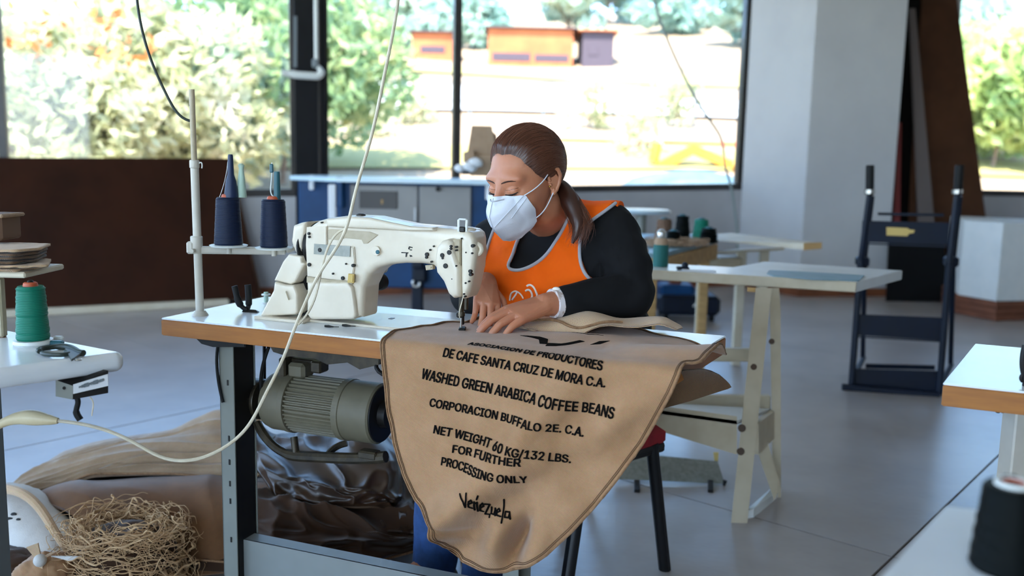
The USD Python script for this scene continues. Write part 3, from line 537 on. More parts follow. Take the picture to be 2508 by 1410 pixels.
# hand wheel, its white cap and the belt guard
wc = tv(733, 590, VM + .06); wc = tt(tu(738, 600, VM), VM + .06, tz_(738, 600, VM + .03))
obj('hand_wheel', lathe([(.02, -.02), (.055, -.018), (.058, -.012), (.05, -.005), (.058, .002), (.055, .01), (.02, .012)], wc, E1, 40), 'black_iron', mach)
obj('wheel_cap', lathe([(.012, -.036), (.034, -.032), (.043, -.022), (.045, -.014), (.044, -.006), (.02, -.004)], wc + Z * .006 + E2 * -.01, E1, 36), 'machine_paint', mach)
obj('belt_guard', rounded([(716, 552), (735, 545), (748, 543), (746, 570), (740, 600), (738, 612), (716, 608), (711, 590)], VM + .005, .10, .010), 'machine_paint', mach, 50)
obj('belt_guard', rounded([(706, 622), (738, 628), (738, 642), (746, 645), (722, 692), (712, 697), (670, 687), (692, 640)], VM - .004, .05, .005), 'machine_paint', mach, 50)
obj('belt_guard', rounded([(671, 690), (700, 698), (719, 698), (727, 720), (728, 765), (722, 771), (634, 776), (650, 745), (668, 712)], VM - .012, .06, .006), 'machine_paint', mach, 50)
obj('guard_foot', box(tt(tu(690, 774, VM) + .01, VM + .02, ZT + .004), (.14, .10, .008), .002, axes=AX), 'machine_paint', mach, False)
obj('guard_strut', bar(tv(700, 712, VM - .016), tv(708, 735, VM - .016), .004, .004), 'machine_beige', mach, False)
obj('belt_slot', ex([(726, 695), (748, 640), (752, 780), (728, 772)], VM + .03, .05, .001), 'black_iron', mach, False)

# small things lying on the table
t = thing('slide_plate', 'narrow steel slide plate lying on the table right of the machine column', 'plate', onz(930, 778, ZT))
c = onz(930, 779, ZT + .004); obj('plate', box(c, (.062, .018, .003), .001, axes=AX), 'steel', t, False); obj('lip', box(c + E1 * .033, (.014, .018, .006), .002, axes=AX), 'oily_metal', t, False)
for px, py, l, k in ((806, 799, .024, 'small dark metal bit lying on the table front, left one of two'), (848, 797, .022, 'small dark metal bit with a wire lying on the table below the machine column')):
    c = onz(px, py, ZT + .003); t = thing('metal_bit', k, 'metal bit', c - Z * .003); obj('bit', tube([c - E1 * l / 2, c - E1 * l * .1 + E2 * .002, c + E1 * l / 2], [.0025, .0032, .0014], 8), 'dark_screw', t); obj('wire', tube([c + E1 * l / 2, c + E1 * (l / 2 + .012) + E2 * .004], .0009, 6), 'dark_screw', t)
sc = onz(606, 764, ZT); t = thing('scissors', 'black-handled thread snips standing beside the hand wheel guard', 'scissors', sc)
obj('handle', tube(spline([ony(574, 700, sc[1]), ony(580, 725, sc[1]), ony(592, 750, sc[1]), sc + Z * .006], 14), [.0075] * 6 + [.009] * 4 + [.006] * 4, 12), 'black_rubber', t)
obj('handle', tube(spline([ony(607, 697, sc[1] + .02), ony(609, 725, sc[1] + .02), ony(608, 752, sc[1] + .01), sc + Z * .01], 14), [.0085] * 10 + [.006] * 4, 12), 'black_rubber', t)
obj('blade', hull([sc + p for p in ((-.012, -.008, .001), (.03, -.012, .001), (.03, .004, .001), (-.012, .012, .001), (-.01, 0, .008), (.022, -.004, .007))]), 'black_iron', t, False)
c = onz(652, 742, ZT); t = thing('bobbin', 'small pale bobbin standing behind the scissors on the table', 'bobbin', c); obj('flange', join([cyl(c, c + Z * .003, .012), cyl(c + Z * .022, c + Z * .025, .012)]), 'dish_white', t); obj('core', cyl(c, c + Z * .03, .006), 'pale_green', t)

# ================================================================ thread stand and cones
sb = onz(490, 772, ZT); ys = sb[1]; st = thing('thread_stand', 'cream metal thread stand with tall pole at the left end of the sewing table', 'thread stand', sb)
def at(px, py, dy=0.0): return ony(px, py, ys + dy)
zc = at(488, 600)[2]; zu = at(485, 398)[2]; ztop = at(477, 219)[2]; top = np.array([sb[0] - .004, ys, 0])
obj('pole', join([cyl(sb, [top[0], ys, zu], .0098, 16)]), 'stand_paint', st); obj('upper_pole', tube([[top[0], ys, zu - .02], [top[0] - .002, ys, ztop]], .0068, 14), 'machine_beige', st)
obj('pole_sleeve', cyl([top[0], ys, zu - .014], [top[0], ys, zu + .006], .0115, 16, .002), 'stand_paint', st)
obj('base_flange', lathe([(.02, 0), (.019, .004), (.013, .012)], sb, Z, 20), 'stand_paint', st)
obj('clamp', join([cyl([top[0], ys, zc - .02], [top[0], ys, zc + .022], .0145, 18, .002), box([top[0] - .012, ys - .006, zc - .006], (.018, .018, .03), .004), cyl([top[0] - .002, ys - .03, zc - .012], [top[0] - .002, ys + .01, zc - .012], .005, 10)]), 'stand_paint', st)
ae = at(700, 632, .06); aa = np.array([top[0], ys, zc - .012]); ad = (ae - aa) / np.linalg.norm(ae - aa)
obj('cross_arm', bar(aa, [ae[0], ae[1], aa[2] - .004], .018, .018), 'stand_paint', st, False); obj('arm_end', bar([ae[0], ae[1], aa[2] - .004], [ae[0] + .045, ae[1] + .02, aa[2] + .012], .014, .012), 'stand_paint', st, False)
c1 = at(560, 599, .012); c2 = at(671, 605, .04)
for c in (c1, c2): obj('spool_dish', lathe([(.003, -.006), (.042, -.005), (.046, -.001), (.044, .0), (.01, .001)], c, Z, 36), 'dish_white', st); obj('dish_stem', cyl(c - Z * .022, c, .006), 'stand_paint', st)
hook = spline([at(468, 258), at(467, 285), at(468, 310), at(474, 345), at(478, 372)], 16); obj('thread_wire', tube(hook, .0022, 8), 'black_iron', st); obj('guide_wire', tube(spline([at(487, 400), at(493, 398), at(495, 404), at(494, 412)], 8), .0016, 6), 'dish_white', st); obj('wire_tip', ball(at(467, 258), .0045, 1), 'black_iron', st)
dw = tube(spline([at(333, -60), at(345, 60), at(375, 160), at(412, 240), at(440, 282), at(465, 296)], 40), .0033, 8); t = thing('ceiling_cable', 'black cable hanging in a curve from the ceiling to the thread stand pole', 'cable', at(465, 296)); obj('cable', join([dw, tube([at(333, -60), [at(333, -60)[0] - .02, ys, CEIL]], .0033, 8)]), 'cord_black', t)
def cone(name, label, c, r0, r1, h, m, tipm, group=None, tip=True, wob=0.0, seed=0):
    t = thing(name, label, 'thread cone', c, group); r = np.random.default_rng(seed); hs = np.linspace(0, h, 26)
    pr = [(r0 * .93, 0), (r0, .004)] + [(r0 + (r1 - r0) * x / h + r.normal() * wob + .0002 * math.sin(x * 400), x) for x in hs[1:-1]] + [(r1, h - .004), (r1 * .9, h)]
    obj('thread', lathe(pr, c, Z, 44), m, t)
    if tip: obj('core', lathe([(r1 * .55, h), (r1 * .5, h + .006), (r1 * .38, h + .008), (r1 * .33, h + .002)], np.asarray(c), Z, 24), tipm, t)
    return t
k1 = cone('navy_thread_cone', 'navy blue thread cone beside the pole, carrying a tall blue half-used spool', c1, .0345, .0275, at(560, 483, .012)[2] - c1[2], 'thread_navy', 'cone_red', None, True, .0002, 1)
z0 = at(560, 483, .012)[2]; zz = at(572, 378, .012)[2]; q = np.array([c1[0] + .009, c1[1], 0])
obj('upper_spool', lathe([(.017, z0), (.0165, z0 + .008), (.0125, z0 + .04), (.008, z0 + .055), (.0062, zz - .004), (.005, zz)], q, Z, 24), 'cone_blue', k1); obj('green_cone', lathe([(.012, z0), (.0085, z0 + .045), (.0055, z0 + .07), (.008, z0 + .078), (.004, z0 + .082)], q + [.022, .012, 0], Z, 18), 'pale_green', k1); obj('loose_thread', tube(spline([[c1[0] - .02, c1[1], z0], at(553, 430, .012), at(558, 395, .012)], 12), .0008, 5), 'dish_white', k1)
k2 = cone('navy_thread_cone', 'navy blue thread cone nearest the machine, with teal tube and wire on top', c2, .034, .0285, at(671, 488, .04)[2] - c2[2], 'thread_navy', 'cone_red', None, True, .0002, 2)
z0 = at(671, 488, .04)[2]; zz = at(681, 420, .04)[2]
obj('teal_tube', lathe([(.0085, z0), (.0085, z0 + .01), (.007, zz - .004), (.0062, zz)], [c2[0] + .010, c2[1], 0], Z, 20), 'cone_teal', k2); w0 = at(666, 402, .04); obj('wire', tube(spline([[c2[0] + .004, c2[1], z0 + .004], [c2[0] - .004, c2[1], z0 + .012], at(664, 450, .04), at(666, 425, .04), w0 + Z * .004], 16), .0016, 6), 'dish_white', k2); obj('wire_clip', box(at(665, 412, .04), (.009, .006, .022), .002), 'cone_teal', k2, False)
# long cream cord: from the ceiling, past the machine front, down to the hand tool at the left
vq = .06
cp = [ony(980, -80, 2.05), ony(972, 20, 2.02), ony(940, 190, 1.98), ony(905, 350, 1.95), ony(868, 480, 1.93), ony(845, 565, 1.93), ony(815, 620, 1.92), ony(782, 670, 1.92), ony(757, 720, 1.92), ony(725, 795, 1.90), ony(690, 885, 1.88), ony(648, 970, 1.86), ony(602, 1050, 1.84), ony(545, 1098, 1.82), ony(470, 1126, 1.80), ony(405, 1122, 1.79), ony(340, 1090, 1.78), ony(265, 1055, 1.77), ony(200, 1038, 1.76), ony(140, 1030, 1.75)]
cord = thing('cream_cord', 'long cream cord hanging before the sewing machine and looping left to its yellowish handle', 'cord', cp[-1])
obj('cord', join([tube(spline(cp, 140), .0036, 8), tube([cp[0], [cp[0][0] + .02, cp[0][1], CEIL]], .0036, 8)]), 'cord_cream', cord)
mat('handle_cream', 'd9c9a4', 0.4, 'cbb88f', scale=12)
obj('handle', tube(spline([ony(142, 1030, 1.75), ony(110, 1026, 1.75), ony(60, 1022, 1.75), ony(20, 1030, 1.75), ony(-10, 1045, 1.75), ony(-40, 1070, 1.75)], 24), [.006, .008, .010, .011, .0125, .014, .015, .0155, .0155, .015, .014, .013, .012, .011, .010, .0095, .009, .0085, .008, .008, .008, .008, .007, .006], 14), 'handle_cream', cord, label='yellowish tapered handle'); obj('lead', tube(spline([ony(-40, 1070, 1.75), ony(-70, 1110, 1.76), ony(-110, 1250, 1.8), [*ony(-140, 1400, 1.95)[:2], .006], [-1.5, 2.3, .006]], 30), .005, 8), 'cord_cream', cord); obj('second_strand', tube(spline([cp[9] + [.004, 0, .0], ony(786, 668, 1.925), ony(806, 600, 1.93), ony(822, 575, 1.935), ony(848, 560, 1.935)], 30), .0025, 6), 'cord_cream', cord)
# grey cable at the right window
cp = [ony(1592, -60, 7.3), ony(1605, 10, 7.3), ony(1640, 110, 7.32), ony(1690, 215, 7.35), ony(1735, 290, 7.4), ony(1768, 345, 7.45), ony(1775, 400, 7.5), ony(1790, 455, 7.55), ony(1800, 520, 7.6), ony(1806, 572, 7.6), ony(1806, 640, 7.6), ony(1806, 700, 7.6)]
t = thing('hanging_cable', 'grey-green cable hanging in a long curve in front of the right window', 'cable', cp[-1]); obj('cable', join([tube(spline(cp, 60), .011, 8), tube([cp[0], [cp[0][0], cp[0][1], CEIL]], .011, 8)]), 'cord_grey', t)
# pipe with arm hanging before the black pillar
pp = lambda x, y: onplane(x, y, WP + WN * .32, WN)
t = thing('lamp_arm', 'light grey hanging pipe with a horizontal tube arm in front of the black pillar', 'pipe', pp(773, 180))
obj('drop_pipe', join([cyl(pp(773, -40), pp(775, 165), .016, 14), cyl(pp(773, -40), [*pp(773, -40)[:2], CEIL], .016, 14)]), 'dish_white', t); obj('tube_arm', tube(spline([pp(776, 165), pp(786, 172), pp(784, 183), pp(765, 186), pp(725, 183), pp(700, 179), pp(690, 178)], 24), [.02] * 3 + [.03] * 16 + [.024] * 5, 12), 'dish_white', t); obj('elbow_clip', box(pp(772, 155), (.05, .04, .07), .01), 'wire_grey', t, False); obj('side_strip', hull([p for x in (719, 727) for y in (40, 165) for p in (pp(x, y), pp(x, y) + WN * .02)]), 'wire_grey', t, False)
# ================================================================ coffee sack draped over the front of the table
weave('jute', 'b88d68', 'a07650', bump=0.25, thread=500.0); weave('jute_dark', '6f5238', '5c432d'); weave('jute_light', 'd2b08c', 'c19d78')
mat('ink', '080605', 0.9, '17110c', scale=60, contrast=(.5, .8), specular_ior_level=0.1); mat('stitch_brown', '4a3018', 0.8); mat('hem_edge', '8f6c4c', 0.9, '755438', scale=90)
SR = .014; SW = .006
def sack_fn(off=0.0):
    def bump(s, w):
        p = np.c_[s * 7, w * 7, np.zeros_like(s)]
        return meshkit.fbm(p, 4, 11) - .5
    def fn(uv):
        s, w = uv[:, 0], uv[:, 1]; a = np.maximum(-w, 0); th = np.minimum(a / SR, PI / 2); rest = np.maximum(a - SR * PI / 2, 0)
        v = np.where(w >= 0, w, -SR * np.sin(th)); z = np.where(w >= 0, ZT + SW, ZT + SW - SR + SR * np.cos(th) - rest)
        b = bump(s, w)
        # hanging part: stands off the edge, long soft folds running down to the left, a deep pleat at the bottom
        e = np.clip(a / .12, 0, 1); d1 = (s - 1.0) * .75 + (a - .12) * .65; d2 = (s - .88) * .6 + (a - .3) * .8
        out = .075 * np.sin(np.clip(a / .62, 0, 1) * PI) ** 1.0 * .8 + e * (.026 * np.exp(-(d1 / .035) ** 2) - .018 * np.exp(-((d1 - .075) / .035) ** 2) + .022 * np.exp(-(d2 / .032) ** 2) - .012 * np.exp(-((d2 - .07) / .035) ** 2) + .034 * b)
        out += e * .016 * np.cos((s - .86) / .55 * PI) 
        px_ = (s - S_PL[0]) * .94 + (a - S_PL[1]) * .34; py_ = (a - S_PL[1]) * .94 - (s - S_PL[0]) * .34
        out += -.075 * np.exp(-(px_ / .017) ** 2 - (py_ / .05) ** 2) + .036 * np.exp(-((px_ + .045) / .028) ** 2 - (py_ / .06) ** 2) + .022 * np.exp(-((px_ - .05) / .03) ** 2 - (py_ / .05) ** 2)
        cr = a - S_CR(s); out += -.006 * np.exp(-(cr / .007) ** 2) * np.exp(-((s - .80) / .08) ** 2) + .008 * np.exp(-((cr - .02) / .014) ** 2) * np.exp(-((s - .80) / .09) ** 2)
        v = v - np.where(w < 0, out, 0)
        # lying part: low wrinkles, rising towards the right end where the stiff cloth lifts off the table
        up = np.clip((w + .004) / .05, 0, 1); z = z + up * (.007 * (b + .5) + .012 * np.exp(-((s - 1.02) / .12) ** 2 - ((w - .17) / .05) ** 2)) 
        rt = np.clip((s - 1.08) / .25, 0, 1); z = z + rt * np.where(w >= 0, .004 + .030 * np.exp(-((w - .10) / .06) ** 2) - .02 * np.exp(-((s - 1.30) / .07) ** 2 - ((w - .2) / .05) ** 2), .004)
        z = z + rt * .012 * np.sin((w + s * .5) * 40) * np.clip(w / .06, 0, 1) * .5
        P = (TO * [1, 1, 0])[None] + s[:, None] * E1 + v[:, None] * E2 + z[:, None] * Z
        return P
    if not off: return fn
    def lifted(uv):
        h = 1e-3; p = fn(uv); du = fn(uv + [h, 0]) - p; dv = fn(uv + [0, h]) - p; n = np.cross(du, dv); n /= np.maximum(np.linalg.norm(n, axis=1, keepdims=True), 1e-12)
        o = off if np.ndim(off) == 0 else off; return p + n * o
    return lifted
def st0(px, py):
    """where a point of the photo lies on the unrolled cloth (s along the table edge, w: >0 on the top, <0 hanging)"""
    p = onz(px, py, ZT + SW); u, v = tuv(p)
    if v > -.004: return np.array([u, max(v, 0)])
    q = tv(px, py, -.03); return np.array([tuv(q)[0], -(ZT - q[2]) + .002])
def st_(px, py):
    r = st0(px, py)
    if r[1] >= 0: return r
    f = sack_fn()
    for _ in range(8):
        P = f(r[None])[0]; v = tuv(P)[1]; q = tv(px, py, v); r = r + np.array([tuv(q)[0] - tuv(P)[0], q[2] - P[2]]); r[1] = min(r[1], -1e-4)
    return r
S_PL = st0(1285, 1325) * [1, -1]; _c0, _c1 = st0(1105, 1272) * [1, -1], st0(1228, 1312) * [1, -1]
def S_CR(s): return _c0[1] + (s - _c0[0]) * (_c1[1] - _c0[1]) / (_c1[0] - _c0[0]) + .012 * np.sin((s - _c0[0]) * 40) * .5
hang = [(931, 842), (933, 870), (936, 900), (945, 985), (962, 1080), (985, 1160), (1015, 1225), (1050, 1290), (1085, 1340), (1130, 1375), (1180, 1397), (1240, 1402), (1290, 1390), (1340, 1360), (1400, 1305), (1460, 1240), (1520, 1165), (1575, 1090), (1620, 1010), (1645, 965), (1665, 920), (1680, 897)]
topr = [(1690, 906), (1720, 898), (1752, 884), (1775, 866), (1781, 856), (1752, 852), (1722, 849), (1690, 838), (1660, 831), (1630, 826), (1600, 818), (1580, 812)]
topl = [(1500, 800), (1400, 794), (1300, 786), (1230, 774), (1195, 773), (1165, 781), (1140, 791), (1110, 791), (1085, 793), (1060, 800), (1030, 802), (1005, 808), (965, 813), (945, 824)]
out = np.array([st_(*p) for p in hang + topr + topl])
SP = Polygon(out).buffer(0); SP = SP if SP.geom_type == 'Polygon' else max(SP.geoms, key=lambda g: g.area)
SP = SP.buffer(.006).buffer(-.012).buffer(.006)
sack = thing('coffee_sack', 'printed tan jute coffee sack hanging over the front edge of the sewing table', 'sack', tt(.85, 0, ZT - .2))
FN = sack_fn(); obj('front_panel', sheet(SP, .0065, FN, .0022), 'jute', sack, True)
def rim_line(inset, off): 
    q = SP.buffer(-inset); q = q if q.geom_type == 'Polygon' else max(q.geoms, key=lambda g: g.area); L = q.exterior.length; n = int(L / .006); uv = np.array([q.exterior.interpolate(i / n, normalized=True).coords[0] for i in range(n + 1)]); return uv, sack_fn(off)(uv)
uv, P = rim_line(.0012, .0006); obj('edge_binding', tube(P, .0022, 6), 'hem_edge', sack, label='darker brown sewn edge')
for ins in (.0075, .0105):
    uv, P = rim_line(ins, .0012); obj('seam', tube(P, .00065, 5), 'stitch_brown', sack, label='dark brown double seam along the edge')
def subdivided(v, f, L):
    for _ in range(7):
        e = np.linalg.norm(v[f[:, [0, 1, 2]]] - v[f[:, [1, 2, 0]]], axis=2).max(1)
        if e.max() < L: break
        k = e >= L
        v2, f2 = trimesh.remesh.subdivide(v, f, np.nonzero(k)[0]); v, f = np.array(v2), np.array(f2)
    return v, f
def on_cloth(v, f, name, m='ink', parent=None, fn=None):
    v, f = subdivided(v, f, .007); h = v[:, 2].copy(); q = sack_fn(1e-9); base = FN(v[:, :2]); h0 = 1e-3
    n = np.cross(FN(v[:, :2] + [h0, 0]) - base, FN(v[:, :2] + [0, h0]) - base); n /= np.linalg.norm(n, axis=1, keepdims=True)
    return obj(name, (base + n * h[:, None], f), m, parent or sack, False)
def fit(mesh, p0, p1, cap, wid=1.0):
    """lettering mesh whose baseline runs from p0 to p1 on the unrolled cloth, capitals cap metres high"""
    v, f = arr(mesh); x0, x1 = v[:, 0].min(), v[:, 0].max(); p0, p1 = np.asarray(p0), np.asarray(p1); d = p1 - p0; n = np.array([-d[1], d[0]]) / np.linalg.norm(d)
    x = (v[:, 0] - x0) / (x1 - x0); q = p0 + x[:, None] * d + v[:, 1:2] * n
    return np.c_[q, .0010 + v[:, 2] * .5], f
def line(text, a, b, cap_px, slant=0.0):
    p0, p1 = st_(*a), st_(*b); q = st_(a[0] + 2, a[1] - cap_px) if a[1] > 880 else None
    cap = np.linalg.norm(q - p0) * .92 if q is not None else .0165
    m = meshkit.text_mesh(text, cap, .0006, True); v, f = arr(m); v = v.copy(); v[:, 0] += slant * v[:, 1]
    w = fit((v, f), p0, p1, cap); w2 = (w[0] + [.0011, .0002, .00015], w[1]); return on_cloth(*join([w, w2]), 'lettering')
line('ASOCIACION DE PRODUCTORES', (1127, 855), (1473, 907), 12, -.25)
line('DE CAFE SANTA CRUZ DE MORA C.A.', (1084, 873), (1481, 948), 18)
line('WASHED GREEN ARABICA COFFEE BEANS', (1031, 926), (1501, 1026), 26)
line('CORPORACION BUFFALO 2E. C.A.', (1051, 994), (1428, 1069), 21)
line('NET WEIGHT 60 KG/132 LBS.', (1061, 1060), (1397, 1133), 21)
line('FOR FURTHER', (1107, 1108), (1274, 1142), 20)
line('PROCESSING ONLY', (1080, 1138), (1291, 1181), 21)
# the handwritten country name, as brush strokes traced on the cloth
strokes = [[(1127, 1210), (1134, 1228), (1139, 1241), (1141, 1225), (1142, 1208)], [(1146, 1234), (1156, 1230), (1153, 1224), (1147, 1228), (1147, 1240), (1156, 1243)], [(1161, 1228), (1162, 1247)], [(1161, 1233), (1168, 1229), (1170, 1250)], [(1170, 1214), (1167, 1222)], [(1176, 1242), (1184, 1238), (1181, 1231), (1176, 1236), (1176, 1249), (1184, 1251)], [(1187, 1233), (1199, 1234), (1188, 1257), (1200, 1258), (1199, 1266)],
    [(1204, 1240), (1203, 1256), (1210, 1259), (1213, 1243), (1213, 1262)], [(1217, 1254), (1225, 1251), (1222, 1244), (1217, 1249), (1217, 1261), (1226, 1264)], [(1234, 1222), (1231, 1262), (1228, 1280)], [(1248, 1253), (1238, 1252), (1236, 1266), (1245, 1267), (1248, 1256), (1249, 1270)]]
g = shapely.union_all([LineString([st_(*p) for p in s]).buffer(.0017, quad_segs=3) for s in strokes])
on_cloth(*arr(trimesh.util.concatenate([trimesh.creation.extrude_polygon(k, .0006, engine='earcut') for k in getattr(g, 'geoms', [g])]).apply_translation((0, 0, .001))) , 'lettering')
for pts in ([(1274, 828), (1292, 829), (1322, 833), (1342, 838), (1340, 847), (1322, 846), (1320, 838), (1300, 833)], [(1342, 845), (1375, 846), (1420, 843), (1432, 845), (1395, 848), (1360, 851), (1336, 851)], [(1446, 850), (1468, 846), (1493, 846), (1470, 850)], [(1400, 829), (1440, 835), (1478, 837), (1440, 836)]):
    k = Polygon([st_(*p) for p in pts]).buffer(.0002)
    for gg in getattr(k, 'geoms', [k]): on_cloth(*arr(trimesh.creation.extrude_polygon(gg, .0006, engine='earcut')), 'emblem_fragment')
# rear fold: the rest of the sack rolled up along the operator's side of the table
def rear(uv):
    s, w = uv[:, 0], uv[:, 1]; t = np.clip((w - .20) / .20, 0, 1); f = meshkit.fbm(np.c_[s * 9, w * 9, s * 0], 4, 5) - .5
    taper = np.clip((s - .82) / .12, 0, 1) * np.clip((1.26 - s) / .10, 0, 1)
    z = ZT + .014 + .034 * taper * np.sin(PI * np.clip(t, 0, 1) ** .8) ** .8 + .012 * f * taper + .006 * np.sin(s * 34 + w * 20) * taper
    return (TO * [1, 1, 0])[None] + s[:, None] * E1 + w[:, None] * E2 + z[:, None] * Z
ro = [(1196, 776), (1235, 787), (1290, 800), (1340, 809), (1420, 811), (1500, 809), (1580, 813), (1655, 818), (1668, 812), (1650, 796), (1625, 786), (1590, 778), (1500, 775), (1420, 772), (1330, 771), (1240, 768)]
RP_ = Polygon([(lambda u, v: (u, min(max(v, .2), .42)))(*tuv(onz(x, y + (3 if y > 790 else -3), ZT + .02))) for x, y in ro]).buffer(.004)
obj('rear_fold', sheet(RP_, .009, rear, .003), 'jute_light', sack, True)
obj('fold_edge', tube([rear(np.array([[s, .225 + .02 * math.sin(s * 30)]]))[0] + Z * .004 for s in np.linspace(.86, 1.08, 24)], .003, 6), 'hem_edge', sack)
# the back panel of the sack, hanging open past the right end of the table
def back_fn(uv):
    s, w = uv[:, 0], uv[:, 1]; a = np.clip(-w, 0, None); z = ZT - .004 - a; v = .03 + .16 * np.sin(np.clip((s - 1.22) / .25, 0, 1) * PI / 2) + .05 * np.sin(np.clip(a / .12, 0, 1) * PI)
    return (TO * [1, 1, 0])[None] + s[:, None] * E1 + v[:, None] * E2 + z[:, None] * Z
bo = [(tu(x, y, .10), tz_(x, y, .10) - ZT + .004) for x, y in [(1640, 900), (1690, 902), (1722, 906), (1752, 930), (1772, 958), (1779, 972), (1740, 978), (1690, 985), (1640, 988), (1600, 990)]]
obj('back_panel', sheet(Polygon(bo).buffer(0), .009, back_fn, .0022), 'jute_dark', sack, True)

# ================================================================ chair with red seat
def nrm_(v): v = np.asarray(v, float); return v / np.linalg.norm(v)
mat('red_fabric', '8e1420', 0.85, '7a101b', scale=30, bump=0.3, bscale=300); mat('chair_black', '07070a', 0.45, specular_ior_level=0.35)
cF, cR_ = nrm_((-.75, -.66, 0)), nrm_((.66, -.75, 0)); cc = np.array([.165, 2.455, 0])
ch = thing('office_chair', 'red upholstered chair with black tube legs on which the woman sits', 'chair', cc)
def cp_(r, f, z): return cc + cR_ * r + cF * f + Z * z
sm = hull([cp_(x * k, y * k2, z) for z, k, k2 in ((.375, .95, .95), (.39, 1, 1), (.415, 1, 1), (.432, .9, .9)) for x, y in ((-.215, -.20), (.205, -.18), (.21, .13), (.17, .185), (-.17, .185), (-.21, .13))])
obj('seat', sm, 'red_fabric', ch, 40, label='red fabric seat')
obj('seat_base', box(cp_(0, 0, .363), (.40, .38, .02), .006, axes=[cR_, -cF, Z]), 'chair_black', ch, False)
bk = [cp_(r - .10, -.25 - .03 * math.cos(r * 4) - (z - .58) * .1 + d, z) for z in np.linspace(.56, .79, 9) for r in np.linspace(-.15, .13, 9) for d in (0, .04)]
obj('backrest', hull(bk), 'red_fabric', ch, 40, label='red fabric backrest')
for s in (-1, 1):
    obj('back_post', tube(spline([cp_(s * .10 - .10, -.19, .37), cp_(s * .10 - .10, -.25, .46), cp_(s * .10 - .10, -.285, .60), cp_(s * .10 - .10, -.30, .7)], 14), .012, 10), 'chair_black', ch)
    obj('leg', tube([cp_(s * .19, .125, .385), cp_(s * .20, .20, .0)], .0175, 12), 'chair_black', ch); obj('leg', tube([cp_(s * .19, -.14, .385), cp_(s * .20, -.21, .0)], .0175, 12), 'chair_black', ch)
    obj('side_rail', tube([cp_(s * .19, .18, .372), cp_(s * .19, -.18, .372)], .014, 10), 'chair_black', ch)
obj('front_rail', tube([cp_(-.19, .165, .372), cp_(.19, .165, .372)], .012, 10), 'chair_black', ch)
# ================================================================ the woman
mat('skin', 'b97a5a', 0.48, 'ac6d50', scale=14, detail=6, bump=0.12, bscale=420, bdist=.0006, subsurface_weight=0.12, subsurface_scale=0.006)
mat('hair_brown', '3a2017', 0.38, '48291c', scale=30, stretch=(1, 1, .2), specular_ior_level=0.5); mat('hair_strand', '633a28', 0.35); mat('lash', '120c0a', 0.6)
mat('mask_white', 'd6d9e2', 0.8, 'cdd1db', scale=20, bump=0.25, bscale=500, bdist=.0008)
mat('shirt_black', '090a0d', 0.85, '0c0d11', scale=12, bump=0.25, bscale=300, specular_ior_level=0.3)
mat('vest_orange', 'ff6a08', 0.8, 'fa6202', scale=9, bump=0.2, bscale=350, specular_ior_level=0.2); mat('trim_grey', 'a9a9b0', 0.6); mat('logo_white', 'f2eee6', 0.6)
mat('jeans', '1c3a66', 0.85, '24477a', scale=40, bump=0.3, bscale=400); mat('shoe_black', '121212', 0.5); mat('band_white', 'd9d3d6', 0.5, 'b7a6a0', scale=70, contrast=(.5, .56)); mat('earring_gold', 'c9a14e', 0.25, metallic=1.0)
woman = thing('person', 'woman with tied-back dark hair, white face mask and orange vest, bending over the sewing machine', 'person', (.13, 2.55, 0))
def nrm(v): v = np.asarray(v, float); return v / np.linalg.norm(v)
def sdf_star(f, c, sub=6, rmax=.2):
    m = trimesh.creation.icosphere(sub, 1.0); d = np.array(m.vertices); lo = np.zeros(len(d)); R = np.linspace(.02, rmax, 70); last = np.full(len(d), .02)
    for r in R: last = np.where(f(c + d * r) < 0, r, last)
    lo, hi = last, last + R[1] - R[0]
    for _ in range(14):
        mid = (lo + hi) / 2; s = f(c + d * mid[:, None]) < 0; lo = np.where(s, mid, lo); hi = np.where(s, hi, mid)
    return c + d * lo[:, None], np.array(m.faces), d
def ell(p, c, r): q = (p - np.asarray(c)) / np.asarray(r); k = np.linalg.norm(q, axis=1); return (k - 1) * min(r)
def cap_(p, a, b, ra, rb): a, b = np.asarray(a), np.asarray(b); t = np.clip(((p - a) @ (b - a)) / ((b - a) @ (b - a)), 0, 1); return np.linalg.norm(p - a - t[:, None] * (b - a), axis=1) - (ra + (rb - ra) * t)
def smin(a, b, k): h = np.clip(.5 + .5 * (b - a) / k, 0, 1); return b + (a - b) * h - k * h * (1 - h)
def head_sdf(p):
    p = p.copy(); p[:, 0] = np.abs(p[:, 0])
    d = ell(p, (0, -.018, .036), (.077, .098, .088)); d = smin(d, ell(p, (0, .026, -.025), (.064, .068, .088)), .03)
    d = smin(d, ell(p, (0, .060, -.093), (.030, .030, .022)), .03); d = smin(d, ell(p, (.036, .056, -.036), (.028, .030, .026)), .022)
    d = smin(d, ell(p, (.024, .073, .026), (.028, .012, .011)), .02); d = smin(d, cap_(p, (0, .088, .012), (0, .112, -.033), .008, .0135), .012); d = smin(d, ell(p, (.012, .098, -.036), (.010, .011, .009)), .008)
    d = smin(d, ell(p, (0, .088, -.064), (.024, .013, .012)), .012)
    d = d + .0035 * np.exp(-(((p[:, 0] - .031) / .017) ** 2 + ((p[:, 1] - .09) / .03) ** 2 + ((p[:, 2] + .001) / .011) ** 2))
    d = smin(d, ell(p, (.031, .0765, -.001), (.0155, .0140, .0125)), .005)
    return d
HC = ony(1286, 442, 2.15); yaw, pit = math.radians(43), math.radians(16)
HF = np.array([-math.sin(yaw) * math.cos(pit), -math.cos(yaw) * math.cos(pit), -math.sin(pit)]); HL = np.array([math.cos(yaw), -math.sin(yaw), 0]); HU = np.cross(HL, HF) * -1; HU = HU if HU[2] > 0 else -HU
HS = .965
def hw_(p): p = np.atleast_2d(p); return HC + HS * (p[:, :1] * HL + p[:, 1:2] * HF + p[:, 2:] * HU)
